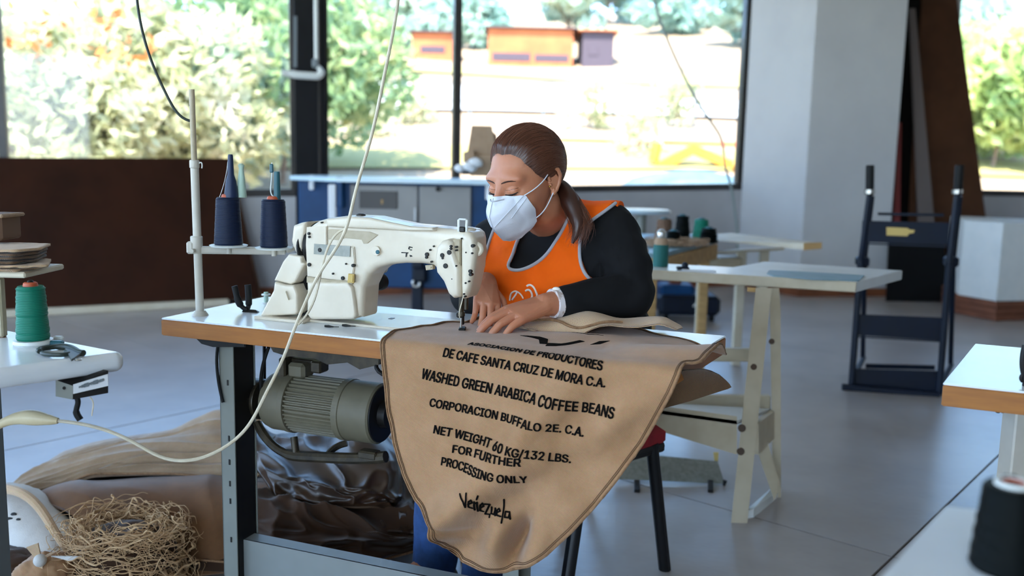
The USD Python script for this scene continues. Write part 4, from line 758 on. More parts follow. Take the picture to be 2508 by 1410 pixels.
def fixn(v, f): t = trimesh.Trimesh(v, f, process=False); return (v, f[:, ::-1]) if t.volume < 0 else (v, f)
CEN = np.array([0, .005, -.005]); hv, hf, hd = sdf_star(head_sdf, CEN, 6)
head = to_manifold(fixn(hw_(hv), hf))
# joints
J = {}
def j(n, p, r): J[n] = (np.asarray(p, float), r)
SL, SRr = ony(1492, 572, 2.26), ony(1212, 600, 2.43); NB = (SL + SRr) / 2 + np.array([.01, .02, .035])
hipc = np.array([.20, 2.47, .0]); FW, LF = np.array([-.38, -.925, 0]), np.array([.925, -.38, 0])
for s, k in ((1, 'l'), (-1, 'r')):
    j('hip' + k, hipc + LF * s * .095 + Z * .53, .098); j('waist' + k, hipc + LF * s * .085 + Z * .69 + FW * .03, .105); j('chest' + k, (SL + SRr) / 2 + LF * s * .085 - Z * .11 + FW * .015, .108)
    j('knee' + k, hipc + cR_ * (s * .10) + cF * .40 + Z * .47, .06); j('ankle' + k, hipc + cR_ * (s * .07 if s > 0 else -.10) + cF * (.40 if s > 0 else .43) + Z * .09, .042); j('toe' + k, J['ankle' + k][0] + cF * .14 - Z * .055, .03)
j('shl', SL, .062); j('shr', SRr, .062); j('nb', NB, .062)
nk = hw_([[0, -.035, -.075]])[0]; j('neck', nk, .054); j('neck2', hw_([[0, -.01, -.06]])[0], .05)
j('elbl', ony(1543, 722, 2.17), .046); j('armml', (SL + J['elbl'][0]) / 2 + LF * .01, .052); j('wrl', ony(1338, 745, 2.045), .027); j('foreml', (J['elbl'][0] * .6 + J['wrl'][0] * .4), .041)
j('elbr', ony(1152, 722, 2.40), .045); j('armmr', (SRr + J['elbr'][0]) / 2, .05); j('wrr', ony(1190, 692, 2.15), .026); j('foremr', J['elbr'][0] * .6 + J['wrr'][0] * .4, .04)
def hand(pre, w, d, up, curl, spread=.0, thumb=1, scale=1.0, tdir=.7):
    """palm, four unequal bent fingers and a thumb from the side of the palm; thumb=+1/-1 picks the side"""
    d = nrm(d); l = nrm(np.cross(up, d)) * thumb; up = np.asarray(up, float); n = nrm(np.cross(l, d)) ; n = n if n @ np.asarray(up) > 0 else -n; L = []
    w = np.asarray(w); j(pre + 'pa', w + d * .012 + l * .013, .0185 * scale); j(pre + 'pb', w + d * .012 - l * .014, .0175 * scale)
    for i, (off, kl, ln) in enumerate(((.028, .086, (.040, .024, .020)), (.009, .090, (.045, .028, .021)), (-.010, .085, (.041, .026, .020)), (-.028, .076, (.032, .020, .018)))):
        b = w + (d * kl + l * off) * scale + n * (-.004 * abs(i - 1)); j(f'{pre}k{i}', b, .0115 * scale); p, dd = b, nrm(d + l * (spread * (1.2 - i)))
        for k in range(3):
            a = curl[i][k]; ax = nrm(np.cross(dd, n) if k < 0 else l) 
            dn = dd * math.cos(a) - n_of(dd, n, l) * math.sin(a); p = p + dn * ln[k] * scale; dd = dn; j(f'{pre}f{i}{k}', p, (.0092, .0083, .0072)[k] * scale * (.9 if i == 3 else 1)); L.append((f'{pre}k{i}' if k == 0 else f'{pre}f{i}{k-1}', f'{pre}f{i}{k}'))
    tb = w + (d * .028 + l * .024) * scale - n * .006; j(pre + 't0', tb, .0145 * scale); t1 = tb + nrm(d * tdir + l * .75 - n * .25) * .036 * scale; j(pre + 't1', t1, .0112 * scale); t2 = t1 + nrm(d * 1.0 + l * .25 - n * .25) * .029 * scale; j(pre + 't2', t2, .0095 * scale); t3 = t2 + nrm(d - l * .05 - n * .2) * .022 * scale; j(pre + 't3', t3, .0078 * scale)
    L += [(pre + 'pa', pre + 'pb', pre + 'k0', pre + 'k1', pre + 'k2', pre + 'k3'), (pre + 'pa', pre + 't0'), (pre + 't0', pre + 't1'), (pre + 't1', pre + 't2'), (pre + 't2', pre + 't3')]
    return L
def n_of(d, n, l): q = np.cross(l, d); q = q / np.linalg.norm(q); return q if q @ n >= 0 or abs(q @ n) < .2 and True else -q
lw, rw = J['wrl'][0], J['wrr'][0]
LH = hand('L', lw, ony(1205, 778, 1.985) - lw, (0, -.25, 1), [(.25, .35, .25), (.2, .35, .3), (.25, .4, .3), (.3, .4, .3)], .06, thumb=-1)
RH = hand('R', rw, ony(1197, 766, 2.06) - rw, (.25, -.75, .65), [(.35, .6, .5), (.45, .7, .5), (.5, .75, .5), (.55, .8, .5)], .05, thumb=1, scale=.84)
limbs = [('hipl', 'hipr', 'waistl', 'waistr'), ('waistl', 'waistr', 'chestl', 'chestr'), ('chestl', 'chestr', 'shl', 'shr', 'nb'), ('nb', 'neck'), ('neck', 'neck2'), ('shl', 'armml'), ('armml', 'elbl'), ('elbl', 'foreml'), ('foreml', 'wrl'), ('shr', 'armmr'), ('armmr', 'elbr'), ('elbr', 'foremr'), ('foremr', 'wrr'), ('hipl', 'kneel'), ('hipr', 'kneer'), ('kneel', 'anklel'), ('kneer', 'ankler'), ('anklel', 'toel'), ('ankler', 'toer'), ('wrl', 'Lpa', 'Lpb'), ('wrr', 'Rpa', 'Rpb')]
trunk = bones(J, limbs, .016, 10); hands = bones(J, LH + RH + [('wrl', 'Lpa', 'Lpb'), ('wrr', 'Rpa', 'Rpb')], .004, 6)
# ears
def ear(s):
    o = np.array([s * .076, -.008, -.004]); A = nrm([s * .42, -.9, 0]); pts = []; out_ = []
    path = [(.004, -.026), (.010, -.022), (.020, -.006), (.026, .012), (.022, .026), (.010, .031), (-.002, .026), (-.006, .014), (-.004, .006)]
    P3 = [o + A * x + np.array([0, 0, z]) + np.array([s * .002, 0, 0]) for x, z in path]
    ms = [m3d.Manifold.batch_hull([m3d.Manifold.sphere(.0046, 12).translate(tuple(map(float, hw_([a])[0]))) for a in (P3[i], P3[i + 1])]) for i in range(len(P3) - 1)]
    ms.append(m3d.Manifold.batch_hull([m3d.Manifold.sphere(.0035, 10).translate(tuple(map(float, hw_([o + A * x + np.array([0, 0, z])])[0]))) for x, z in ((.0, -.018), (.012, -.012), (.018, .006), (.012, .022), (.0, .02), (-.004, 0))]))
    ms.append(m3d.Manifold.batch_hull([m3d.Manifold.sphere(r, 12).translate(tuple(map(float, hw_([o + A * x + np.array([0, 0, z])])[0]))) for x, z, r in ((.002, -.028, .006), (.004, -.020, .0055))])); ms.append(m3d.Manifold.sphere(.0042, 10).translate(tuple(map(float, hw_([o + np.array([s * .003, .006, -.006])])[0]))))
    return m3d.Manifold.batch_boolean(ms, m3d.OpType.Add)
skin = m3d.Manifold.batch_boolean([head, to_manifold(trunk), to_manifold(hands), ear(1), ear(-1)], m3d.OpType.Add)
obj('body', skin, 'skin', woman, 35)
# eyes looking down: lids almost closed, lash lines, brows
def on_face(x, z, lift=.0):
    xs = np.atleast_1d(x).astype(float); zs = np.atleast_1d(z).astype(float); o = []
    for a, c in zip(xs, zs):
        ys_ = np.linspace(.14, .0, 281); dd = head_sdf(np.c_[np.full(281, a), ys_, np.full(281, c)]); k = np.argmax(dd < 0); o.append((a, ys_[k] + lift, c))
    return np.array(o)
for s in (1, -1):
    t = np.linspace(-1, 1, 15); x = s * (.031 + .0155 * t); z = -.0065 - .003 * (1 - t * t) + .002 * t
    obj('eyelashes', join([tube(hw_(on_face(x, z, .0008)), np.interp(np.abs(t), [0, 1], [.0021, .0008]), 6)] + [tube(hw_(np.array([on_face(a, c, .0006)[0], on_face(a, c, .0006)[0] + [s * .002 * k, .0045, -.0055]])), [.0006, .0002], 4) for a, c, k in zip(x[1:-1], z[1:-1], t[1:-1])]), 'lash', woman)
    obj('eyelid_crease', tube(hw_(on_face(x, z + .0125 - .003 * t * t, .0001)), .0006, 5), 'hair_strand', woman)
    bt_ = np.linspace(-1, 1, 17); bx = s * (.031 + .021 * bt_); bz = .0205 + .0035 * (1 - (bt_ - .25) ** 2)
    obj('eyebrow', tube(hw_(on_face(bx, bz, -.0009)), np.interp(bt_, [-1, -.5, .4, 1], [.0016, .0026, .0021, .0006]), 6), 'hair_brown', woman)
# hair: combed back close to the skull, tied low at the nape
yb = lambda z: np.interp(z, [-.12, -.06, -.03, -.012, .01, .03, .05, .068, .082, .094, .14], [-.045, -.034, -.020, -.002, .024, .044, .056, .064, .072, .088, .25])
t = yb(hv[:, 2]) - hv[:, 1] + .014 * (meshkit.fbm(hv * [45, 25, 25], 3, 9) - .5) + .006 * np.exp(-((hv[:, 0] - .012) / .012) ** 2) * (hv[:, 2] > .04); sm_ = np.clip((t + .006) / .05, 0, 1); sm_ = sm_ * sm_ * (3 - 2 * sm_)
r0 = np.linalg.norm(hv - CEN, axis=1); part = np.exp(-((hv[:, 0] - .012) / .006) ** 2) * (hv[:, 1] > -.02) * (hv[:, 2] > .05)
wv = .0007 * np.sin((np.arctan2(hv[:, 0], hv[:, 2] - .02)) * 70 + 4 * meshkit.fbm(hv * 40, 3)) + .002 * (meshkit.fbm(hv * 22, 3, 4) - .5)
th_ = -.004 + sm_ * (.0150 + wv - .003 * part); hh = hv + hd * th_[:, None]
hair = obj('hair', fixn(hw_(hh), hf), 'hair_brown', woman, True)
TIE = np.array([.012, -.105, -.045]); rs = np.random.default_rng(12); strands = []
cand = np.nonzero((t > .004) & (t < .026) & (hv[:, 2] > -.03))[0]; cand2 = np.nonzero((t > .02) & (hv[:, 2] > .0))[0]
from scipy.spatial import cKDTree
kd = cKDTree(hd)
def over(p, lift):                                               # a point pressed onto the hair surface
    d = p - CEN; d = d / np.linalg.norm(d, axis=1, keepdims=True); _, k = kd.query(d, 3); rr = np.linalg.norm(hh[k] - CEN, axis=2).mean(1); return CEN + d * (rr + lift)[:, None]
for i in np.r_[rs.choice(cand, 700), rs.choice(cand2, 800)]:
    a = hv[i]; mid = (a + TIE) / 2 + [a[0] * .35, 0, .035 + .03 * rs.uniform()]; u = np.linspace(0, 1, 9)[:, None]; p = (1 - u) ** 2 * a + 2 * u * (1 - u) * mid + u * u * (TIE + rs.normal(size=3) * .007)
    strands.append(hw_(over(p, .0005 + .0012 * rs.uniform())))
curves('strands', strands, np.tile(np.interp(np.linspace(0, 1, 9), [0, .12, .35, 1], [.0001, .0006, .0011, .0010]), len(strands)), 'hair_strand', hair, 'stuff')
tie_w = hw_([TIE])[0]; tail = spline([hw_([TIE * [1, .8, .9]])[0], tie_w, ony(1392, 486, 2.19), ony(1408, 522, 2.17), ony(1416, 552, 2.155), ony(1408, 580, 2.15), ony(1402, 596, 2.148)], 26)
obj('ponytail', tube(tail, np.interp(np.linspace(0, 1, 26), [0, .15, .4, .7, 1], [.02, .02, .024, .018, .003]), 14), 'hair_brown', hair, label='low ponytail falling over the shoulder')
obj('hair_tie', torus(tie_w, tail[4] - tail[1], .016, .005, 20, 8), 'lash', hair)
st2 = []
for k in range(700):
    ph, rr = rs.uniform(0, 2 * PI), rs.uniform(.3, 1.1); e = rs.uniform(.75, 1.0); fan = rs.normal(size=3) * [.010, .006, .008] + np.array([.014, 0, .0]) * rs.uniform(-.3, 1.4); u = np.linspace(0, 1, 10); pp_ = np.array([np.interp(u * e, np.linspace(0, 1, 26), tail[:, c]) for c in range(3)]).T
    rad = np.interp(u, [0, .15, .4, .8, 1], [.018, .019, .025, .020, .007]) * rr; pp_ += rad[:, None] * (math.cos(ph) * LF + math.sin(ph) * np.array([0, .6, .6])) + (u ** 2)[:, None] * fan; st2.append(pp_)
curves('ponytail_strands', st2, np.tile(np.interp(np.linspace(0, 1, 10), [0, .6, 1], [.0009, .0008, .0002]), len(st2)), 'hair_strand', hair, 'stuff')
# earring and folded respirator mask with ear loops
obj('earring', ball(hw_([[.0795, .002, -.012]])[0], .0028, 1), 'earring_gold', woman)
def mask_fn(u, v):
    """u: -1..1 across the face, v: 0 (over the nose) .. 1 (under the chin)"""
    c = np.array([np.interp(v, [0, .12, .35, .6, .85, 1], a) for a in ([.109, .126, .142, .136, .110, .080], [-.004, -.018, -.046, -.080, -.114, -.126])]).T
    e = np.array([np.interp(v, [0, .2, .5, .8, 1], a) for a in ([.047, .058, .060, .053, .026], [.086, .066, .046, .038, .058], [-.006, -.012, -.046, -.086, -.122])]).T
    a = np.abs(u); k = a ** 1.15; bul = np.sin(a * PI) * .010 * np.sin(np.clip(v, 0, 1) * PI)
    p = np.c_[np.sign(u) * (e[:, 0] * k + bul), c[:, 0] + (e[:, 1] - c[:, 0]) * k + bul, c[:, 1] + (e[:, 2] - c[:, 1]) * k - .004]
    for _ in range(14):                                              # lies on the cheeks, never under the skin
        d = head_sdf(p); o = p - np.array([0, 0, -.03]); o = o / np.linalg.norm(o, axis=1, keepdims=True); p = p + o * np.maximum(.0042 - d, 0)[:, None] * .8
    return p
mo = Polygon([(x, y) for x, y in [(-1, .1), (-.6, .02), (0, 0), (.6, .02), (1, .1), (1.0, .5), (1, .85), (.7, .97), (0, 1), (-.7, .97), (-1, .85), (-1, .5)]]).buffer(.02)
mk = sheet(mo, .035, lambda q: hw_(mask_fn(np.clip(q[:, 0], -1, 1), np.clip(q[:, 1], 0, 1))), -.0025)
mask = obj('face_mask', mk, 'mask_white', woman, 50, label='white folded respirator mask')
def mline(a, b, n=16, lift=.0012): u = np.linspace(0, 1, n); q = mask_fn(a[0] + (b[0] - a[0]) * u, a[1] + (b[1] - a[1]) * u); q[:, 1] += lift; q[:, 0] += lift * np.sign(q[:, 0]) * .8; return hw_(q)
for a, b in (((.98, .16), (.06, .55)), ((-.98, .16), (-.06, .55)), ((.98, .24), (.5, .5)), ((0, .02), (0, .98))): obj('weld_seam', tube(mline(a, b), .0009, 5), 'mask_white', mask)
obj('nose_clip', tube(mline((-.3, .075), (.45, .075), 14), .0016, 6), 'trim_grey', mask)
for s in (1, -1):
    e1_, e2_ = mask_fn(np.array([s * 1.0, s * 1.0]), np.array([.16, .72])); top_, bot_ = np.array([s * .081, .004, .018]), np.array([s * .080, -.004, -.032])
    obj('ear_loop', join([tube(hw_(spline([e1_, (e1_ + top_) / 2 + [s * .010, 0, 0], top_], 10)), .0014, 6), tube(hw_(spline([e2_, (e2_ + bot_) / 2 + [s * .010, .004, 0], bot_, bot_ + [0, -.012, .01]], 12)), .0014, 6)]), 'mask_white', mask)
# shirt: torso and sleeves, with fabric folds
K = {n: (p, r) for n, (p, r) in J.items()}
for n, r in (('hipl', .108), ('hipr', .108), ('waistl', .118), ('waistr', .118), ('chestl', .122), ('chestr', .122), ('shl', .076), ('shr', .074), ('nb', .070), ('armml', .070), ('elbl', .060), ('foreml', .052), ('armmr', .066), ('elbr', .056), ('foremr', .05)): K[n] = (J[n][0], r)
K['nk2'] = (NB * .62 + nk * .38, .060); K['cufl'] = (J['elbl'][0] * .20 + lw * .80, .0385); K['cufr'] = (J['elbr'][0] * .25 + rw * .75, .036)
tor = [('hipl', 'hipr', 'waistl', 'waistr'), ('waistl', 'waistr', 'chestl', 'chestr'), ('chestl', 'chestr', 'shl', 'shr', 'nb')]
slv = [('shl', 'armml'), ('armml', 'elbl'), ('elbl', 'foreml'), ('foreml', 'cufl'), ('shr', 'armmr'), ('armmr', 'elbr'), ('elbr', 'foremr'), ('foremr', 'cufr')]
shirt = bones(K, tor + slv + [('nb', 'nk2')], .012, 10)
v = np.array(shirt.vertices); nn = np.array(shirt.vertex_normals); axis_l = nrm(J['elbl'][0] - SL); al = np.clip((v - SL) @ axis_l, -.05, .5)
armw = np.clip(1 - np.linalg.norm(v - (SL + np.outer(np.clip(al, 0, .3), axis_l)), axis=1) / .13, 0, 1); fold = np.sin(al * 95 + 9 * meshkit.fbm(v * 9, 3, 2) + v[:, 0] * 30); v = v + nn * (armw * .006 * fold + .006 * (meshkit.fbm(v * 16, 4, 8) - .5))[:, None]
shirt = trimesh.Trimesh(v, shirt.faces, process=False); obj('shirt', shirt, 'shirt_black', woman, True, label='black long-sleeved shirt')
# orange vest: the torso form, a little larger, cut by its outline in the direction the chest faces
G = {n: (p, r + .0095) for n, (p, r) in K.items()}; G['shl'] = (SL, .084); G['shr'] = (SRr, .084)
vt = bones(G, tor, .010, 8); v = np.array(vt.vertices); nn = np.array(vt.vertex_normals); v = v + nn * (.006 * (meshkit.fbm(v * 11, 3, 6) - .5) + .004 * np.sin(v[:, 2] * 40 + v[:, 0] * 50 + 5 * meshkit.fbm(v * 6, 2, 3)))[:, None]; vest_m = trimesh.Trimesh(v, vt.faces, process=False)
VO = (J['chestl'][0] + J['chestr'][0]) / 2 + FW * .125
def vxy(px, py): p = onplane(px, py, VO, FW) - VO; return (float(p @ LF), float(p[2]))
neck_px = [(1262, 470), (1256, 530), (1254, 575), (1252, 620), (1246, 642), (1238, 654), (1250, 661), (1275, 661), (1302, 651), (1328, 630), (1350, 600), (1366, 560), (1378, 520), (1392, 470)]
arml_px = [(1492, 470), (1462, 520), (1432, 545), (1417, 565), (1412, 600), (1418, 640), (1434, 675), (1462, 704), (1475, 730)]
armr_px = [(1190, 500), (1180, 560), (1175, 600), (1176, 650), (1184, 690), (1200, 718), (1218, 740)]
outl = [vxy(*p) for p in neck_px[::-1]] + [vxy(*p) for p in armr_px] + [vxy(1212, 900), vxy(1500, 900)] + [vxy(*p) for p in arml_px[::-1]]
pr = extrude(Polygon(outl).buffer(0), VO + FW * .25, LF, Z, -.36 if np.cross(LF, Z) @ FW > 0 else .36)
back = extrude(Polygon([vxy(1392, 470), vxy(1495, 470), vxy(1470, 560), vxy(1480, 900), vxy(1190, 900), vxy(1190, 500), vxy(1262, 470), vxy(1290, 500), vxy(1350, 500)]).buffer(0), VO - FW * .10, LF, Z, -.30 if np.cross(LF, Z) @ FW > 0 else .30)
vm_ = to_manifold(vest_m) ^ (to_manifold(fixn(*pr)) + to_manifold(fixn(*back))); vest = obj('vest', vm_, 'vest_orange', woman, 30, label='orange sleeveless work vest')
from trimesh.ray.ray_triangle import RayMeshIntersector
RI = RayMeshIntersector(vest_m)
def on_vest(q, lift=.002):
    q = np.atleast_2d(q); o = VO + FW * .3 + q[:, :1] * LF + q[:, 1:2] * Z; loc, ir, _ = RI.intersects_location(o, np.tile(-FW, (len(o), 1)), multiple_hits=False); r = {i: l for i, l in zip(ir, loc)}; return np.array([r[i] + FW * lift for i in range(len(o)) if i in r])
for pts, nm in ((neck_px, 'neck_trim'), (arml_px, 'armhole_trim'), (armr_px, 'armhole_trim')):
    q = spline(np.array([vxy(*p) for p in pts]), 60); P3 = on_vest(q, .0015)
    if len(P3) > 6: P3 = np.array([np.convolve(np.pad(P3[:, c], 2, 'edge'), np.ones(5) / 5, 'valid') for c in range(3)]).T; obj(nm, tube(P3, .0042, 8), 'trim_grey', vest, label='grey reflective piping' if nm == 'neck_trim' else None)
for pts, w in (([(1292, 700), (1300, 697), (1309, 702), (1315, 714), (1317, 722), (1314, 729)], .0026), ([(1288, 712), (1299, 711), (1303, 718), (1301, 730)], .0026), ([(1250, 735), (1252, 722), (1258, 714), (1266, 713), (1262, 724), (1256, 734)], .0022), ([(1266, 713), (1275, 720), (1281, 731)], .0019), ([(1224, 732), (1230, 724)], .0018)):
    P3 = on_vest(spline(np.array([vxy(*p) for p in pts]), 16), .001)
    if len(P3) > 4: obj('logo_stroke', tube(P3, w, 8), 'logo_white', vest)
# jeans and shoes
for n, r in (('hipl', .114), ('hipr', .114), ('kneel', .075), ('kneer', .075), ('anklel', .06), ('ankler', .06)): K[n] = (J[n][0], r)
jm = bones(K, [('hipl', 'hipr'), ('hipl', 'kneel'), ('hipr', 'kneer'), ('kneel', 'anklel'), ('kneer', 'ankler')], .016, 8); v = np.array(jm.vertices); v += np.array(jm.vertex_normals) * (.010 * (meshkit.fbm(v * 14, 4, 3) - .5))[:, None]; obj('jeans', trimesh.Trimesh(v, jm.faces, process=False), 'jeans', woman, True, label='blue jeans')
for k in 'lr':
    a = J['ankle' + k][0]; b = J['toe' + k][0]; S = {'h': (a * [1, 1, 0] - cF * .03 + Z * .04, .04), 'm': (a * [1, 1, 0] + cF * .07 + Z * .04, .038), 't': (b * [1, 1, 0] + cF * .03 + Z * .032, .031)}; sh = bones(S, [('h', 'm'), ('m', 't')], .012, 5); v = np.array(sh.vertices); v[:, 2] = np.maximum(v[:, 2], .002); obj('shoe', (v, np.array(sh.faces)), 'shoe_black', woman, True)
# patterned wrist band
wa = nrm(K['cufl'][0] - lw); wc_ = ony(1361, 742, 2.06); x_, y_, _ = frame3(wa); band = []
for h, r in ((-.010, .0325), (-.009, .0345), (.009, .0355), (.010, .0335)): band.append(wc_ + wa * h + r * (np.cos(np.linspace(0, 2 * PI, 36, endpoint=False))[:, None] * x_ + np.sin(np.linspace(0, 2 * PI, 36, endpoint=False))[:, None] * y_))
wb = obj('wrist_band', ring_loft(band), 'band_white', woman, label='white patterned wrist band'); obj('clasp', ball(wc_ + Z * .034 + np.array([0, -.008, 0]), .0065, 2, (1.4, 1, .8)), 'logo_white', wb)
# ================================================================ background furniture
mat('cabinet_grey', '8e8b88', 0.55, '868381', scale=3); mat('cabinet_blue', '003a68', 0.5, '00325a', scale=5, specular_ior_level=0.3); mat('table_top_blue', 'b9cfdb', 0.25, 'aec7d6', scale=3)
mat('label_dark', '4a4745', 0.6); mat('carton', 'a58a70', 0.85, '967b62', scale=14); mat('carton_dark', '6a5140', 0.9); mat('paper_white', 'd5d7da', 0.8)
mat('bench_paint', 'b8ab93', 0.55, 'a6977d', scale=5, bump=0.05); mat('bench_top', 'cfd0cd', 0.28, 'c3c3bf', scale=4); mat('raw_wood', 'b8935f', 0.7, 'a07d4d', scale=6, stretch=(1, 6, 6)); mat('dark_knot', '3f2b18', 0.7)
mat('trolley_navy', '030d1c', 0.5, '051226', scale=6, specular_ior_level=0.3); mat('deep_black', '060608', 0.7, specular_ior_level=0.2); mat('mat_greyblue', '7f95a0', 0.5, '6a8a90', scale=8)
mat('foam_white', 'd8dad8', 0.9, 'cfd3d2', scale=7, bump=0.3, bscale=40, bdist=.004); mat('pallet_brown', '7c4a33', 0.8, '6b3d2a', scale=7); mat('board_brown', '4a2d1a', 0.7, '3a2212', scale=2.5, specular_ior_level=0.2); mat('board_black', '0c0907', 0.8, specular_ior_level=0.15); mat('board_red', '6e2422', 0.7); mat('board_grey', '5d5350', 0.7); mat('wood_white', 'cfc5b0', 0.6, 'c2b59c', scale=6)
# leaning hardboard sheet in front of the left window
A, B = onz(-160, 785, 0), onz(636, 743, 0); dirp = (B - A) / np.linalg.norm(B - A); up = dirp[[1, 0, 2]] * [-1, 1, 1]
tl, trp = ony(-160, 385, A[1] + .22), ony(560, 388, B[1] + .20)
hb = thing('hardboard_sheet', 'large dark brown hardboard sheet leaning against the left window', 'board', (A + B) / 2)
Bs = B + up * .0; nb_ = np.cross(trp - B, A - B); nb_ /= np.linalg.norm(nb_); th = -nb_ * .018 if nb_[1] < 0 else nb_ * .018
obj('sheet', hull([p + d for p in (A + Z * .05, B + Z * .05, trp, tl) for d in (np.zeros(3), th)]), 'hardboard', hb, False)
obj('second_sheet', hull([p + up * .05 + dirp * .035 + d for p in (A + Z * .03, B + Z * .03, trp - Z * .06, tl - Z * .06) for d in (np.zeros(3), th)]), 'carton_dark', hb, False)
obj('support_batten', bar(A + Z * .028 - up * .03, B - dirp * .25 + Z * .028 - up * .03, .05, .05), 'wood_white', hb, False, label='pale batten under the sheet')
# blue and grey machine table behind the sewing machine
yc = 6.0; P = lambda x, y, d=0.0: ony(x, y, yc + d); zt = P(1000, 438)[2]
xl, xr, xg0, xg1 = P(830, 440)[0], P(1290, 440)[0], P(857, 470)[0], P(1154, 470)[0]; xb = P(728, 430, .5)[0]
mt = thing('machine_table', 'blue and grey machine cabinet with a pale blue worktop behind the sewing machine', 'machine table', ((xl + xr) / 2, yc + .4, 0))
obj('worktop', extrude([(xb, yc + .28), (xl - .01, yc - .06), (xr + .1, yc - .06), (xr + .1, yc + .9), (xb, yc + .9)], (0, 0, zt - .028), (1, 0, 0), (0, 1, 0), .03, .004), 'table_top_blue', mt, False)
zb = .30
obj('body', box(((xl + xr) / 2, yc + .42, (zt - .028 + zb) / 2), (xr - xl, .78, zt - .028 - zb), .01), 'cabinet_blue', mt, False)
obj('side_box', box(((xb + xl) / 2 + .03, yc + .56, zt - .028 - .2), (xl - xb - .04, .5, .4), .01), 'cabinet_blue', mt, False)
zg = P(1000, 640)[2]
mid = P(1025, 470)[0]; dr = []
for a, b, nm in ((xg0, mid - .004, 'panel'), (mid + .004, xg1, 'panel')): dr.append(obj(nm, box(((a + b) / 2, yc + .02, (zt - .045 + zg) / 2), (b - a, .03, zt - .045 - zg), .006), 'cabinet_grey', mt, False, label='grey front panel'))
a, b = P(880, 467), P(973, 512); obj('name_plate', box(((a[0] + b[0]) / 2, yc + .002, (a[2] + b[2]) / 2), (b[0] - a[0], .01, a[2] - b[2]), .002), 'label_dark', dr[0], False); obj('badge', box(P(936, 494) + [0, -.005, 0], (.012, .006, .03), .001), 'raw_wood', dr[0], False)
obj('knob', cyl(P(1073, 463), P(1073, 463) + [0, -.02, 0], .016, 16, .003), 'black_iron', dr[1]); obj('latch', box(P(1017, 525) + [0, 0, 0], (.01, .012, .09), .002), 'paper_white', dr[1], False)
obj('white_post', box(P(815, 500, -.04), (.05, .05, .26), .006), 'paper_white', mt, False); obj('blue_post', box(P(832, 470, -.03), (.045, .05, .2), .006), 'cabinet_blue', mt, False); obj('hanging_clamp', box(P(764, 447, .2), (.035, .04, .10), .008), 'paper_white', mt, False)
obj('data_sticker', box(P(1200, 470, -.001), (.06, .012, .10), .002), 'paper_white', mt, False)
for sx in (xl + .06, xr - .06):
    for sy in (yc + .1, yc + .72): obj('leg', box((sx, sy, zb / 2), (.06, .06, zb), .005), 'cabinet_blue', mt, False)
ft_ = P(1022, 760); obj('pedal_column', box((P(1022, 700)[0], yc + .02, .28), (.075, .06, .5), .01), 'trolley_navy', mt, False); obj('pedal_ring', torus((P(1020, 692)[0], yc - .02, P(1020, 692)[2]), (0, 1, 0), .024, .008), 'steel', mt); obj('pedal_head', box((P(1028, 672)[0], yc, P(1028, 672)[2]), (.10, .08, .11), .02), 'trolley_navy', mt, False)
# cartons on that table
t = thing('carton', 'tapered brown carton standing on the pale blue worktop behind the head of the woman', 'box', P(1180, 425, .25)); y_ = .25
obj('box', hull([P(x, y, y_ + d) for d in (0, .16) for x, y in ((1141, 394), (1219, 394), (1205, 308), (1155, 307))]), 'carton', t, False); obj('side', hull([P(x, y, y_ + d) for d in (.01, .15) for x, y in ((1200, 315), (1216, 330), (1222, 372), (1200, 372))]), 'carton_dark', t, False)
t = thing('carton', 'lower brown carton under the tapered one, wrapped in white plastic', 'box', P(1175, 428, .22)); obj('box', box(P(1180, 404, .32), (.17, .16, .15), .01), 'carton', t, False); obj('flap', hull([P(x, y, .2 + d) for d in (0, .05) for x, y in ((1135, 372), (1160, 368), (1165, 395), (1135, 398))]), 'carton', t, False)
r_ = np.random.default_rng(3)
for k, (px, py, rr) in enumerate(((1128, 412, .035), (1150, 408, .045), (1165, 398, .04), (1140, 420, .03))):
    v, f = ball((0, 0, 0), rr, 3, (1.2, .8, .8)); v = v * (1 + .5 * (meshkit.fbm(v * 40, 3, k)[:, None] - .5)); obj('crumpled_plastic', (v + P(px, py, .12), f), 'paper_white' if k != 3 else 'label_dark', None, True, ['white crumpled plastic left of the cartons', 'white crumpled plastic in front of the lower carton', 'white crumpled plastic against the upper edge of the lower carton', 'dark scrap between the white plastic pieces by the cartons'][k], 'plastic')
# ---------------------------------------------------------------- white work bench on the right
ZB = .772; bp = lambda x, y, z=ZB: onz(x, y, z)
bench = thing('work_bench', 'long cream-white wooden work bench with trestle legs, right of the woman', 'bench', bp(1850, 670) * [1, 1, 0])
top_ = [bp(1560, 658), bp(2098, 690), bp(2210, 662), bp(1872, 640), bp(1795, 654), bp(1620, 645), bp(1555, 642)]
obj('top', extrude([p[:2] for p in top_], (0, 0, ZB - .036), (1, 0, 0), (0, 1, 0), .036, .002), 'bench_top', bench, False)
fa, fb = bp(1560, 658), bp(2098, 690); bd = nrm((fb - fa)); bn = np.array([-bd[1], bd[0], 0])
obj('front_lipping', bar(fa + Z * -.018 - bn * .003, fb + Z * -.018 - bn * .003, .006, .036), 'bench_paint', bench, False)
g0 = onz(1810, 1280, 0); yl = g0[1]; L_ = lambda x, y, d=0.0: ony(x, y, yl + d)
def slab(pts, d0, d1): return hull([L_(x, y, d) for x, y in pts for d in (d0, d1)])
obj('leg', slab([(1790, 1283), (1830, 1285), (1890, 705), (1851, 705)], 0, .07), 'bench_paint', bench, False)
obj('leg', slab([(1893, 1220), (1913, 1220), (1908, 930), (1912, 760), (1908, 705), (1888, 705), (1886, 760), (1890, 1000)], .24, .30), 'bench_paint', bench, False); obj('leg_brace', slab([(1850, 1090), (1868, 1040), (1912, 1190), (1896, 1225)], .14, .18), 'bench_paint', bench, False)
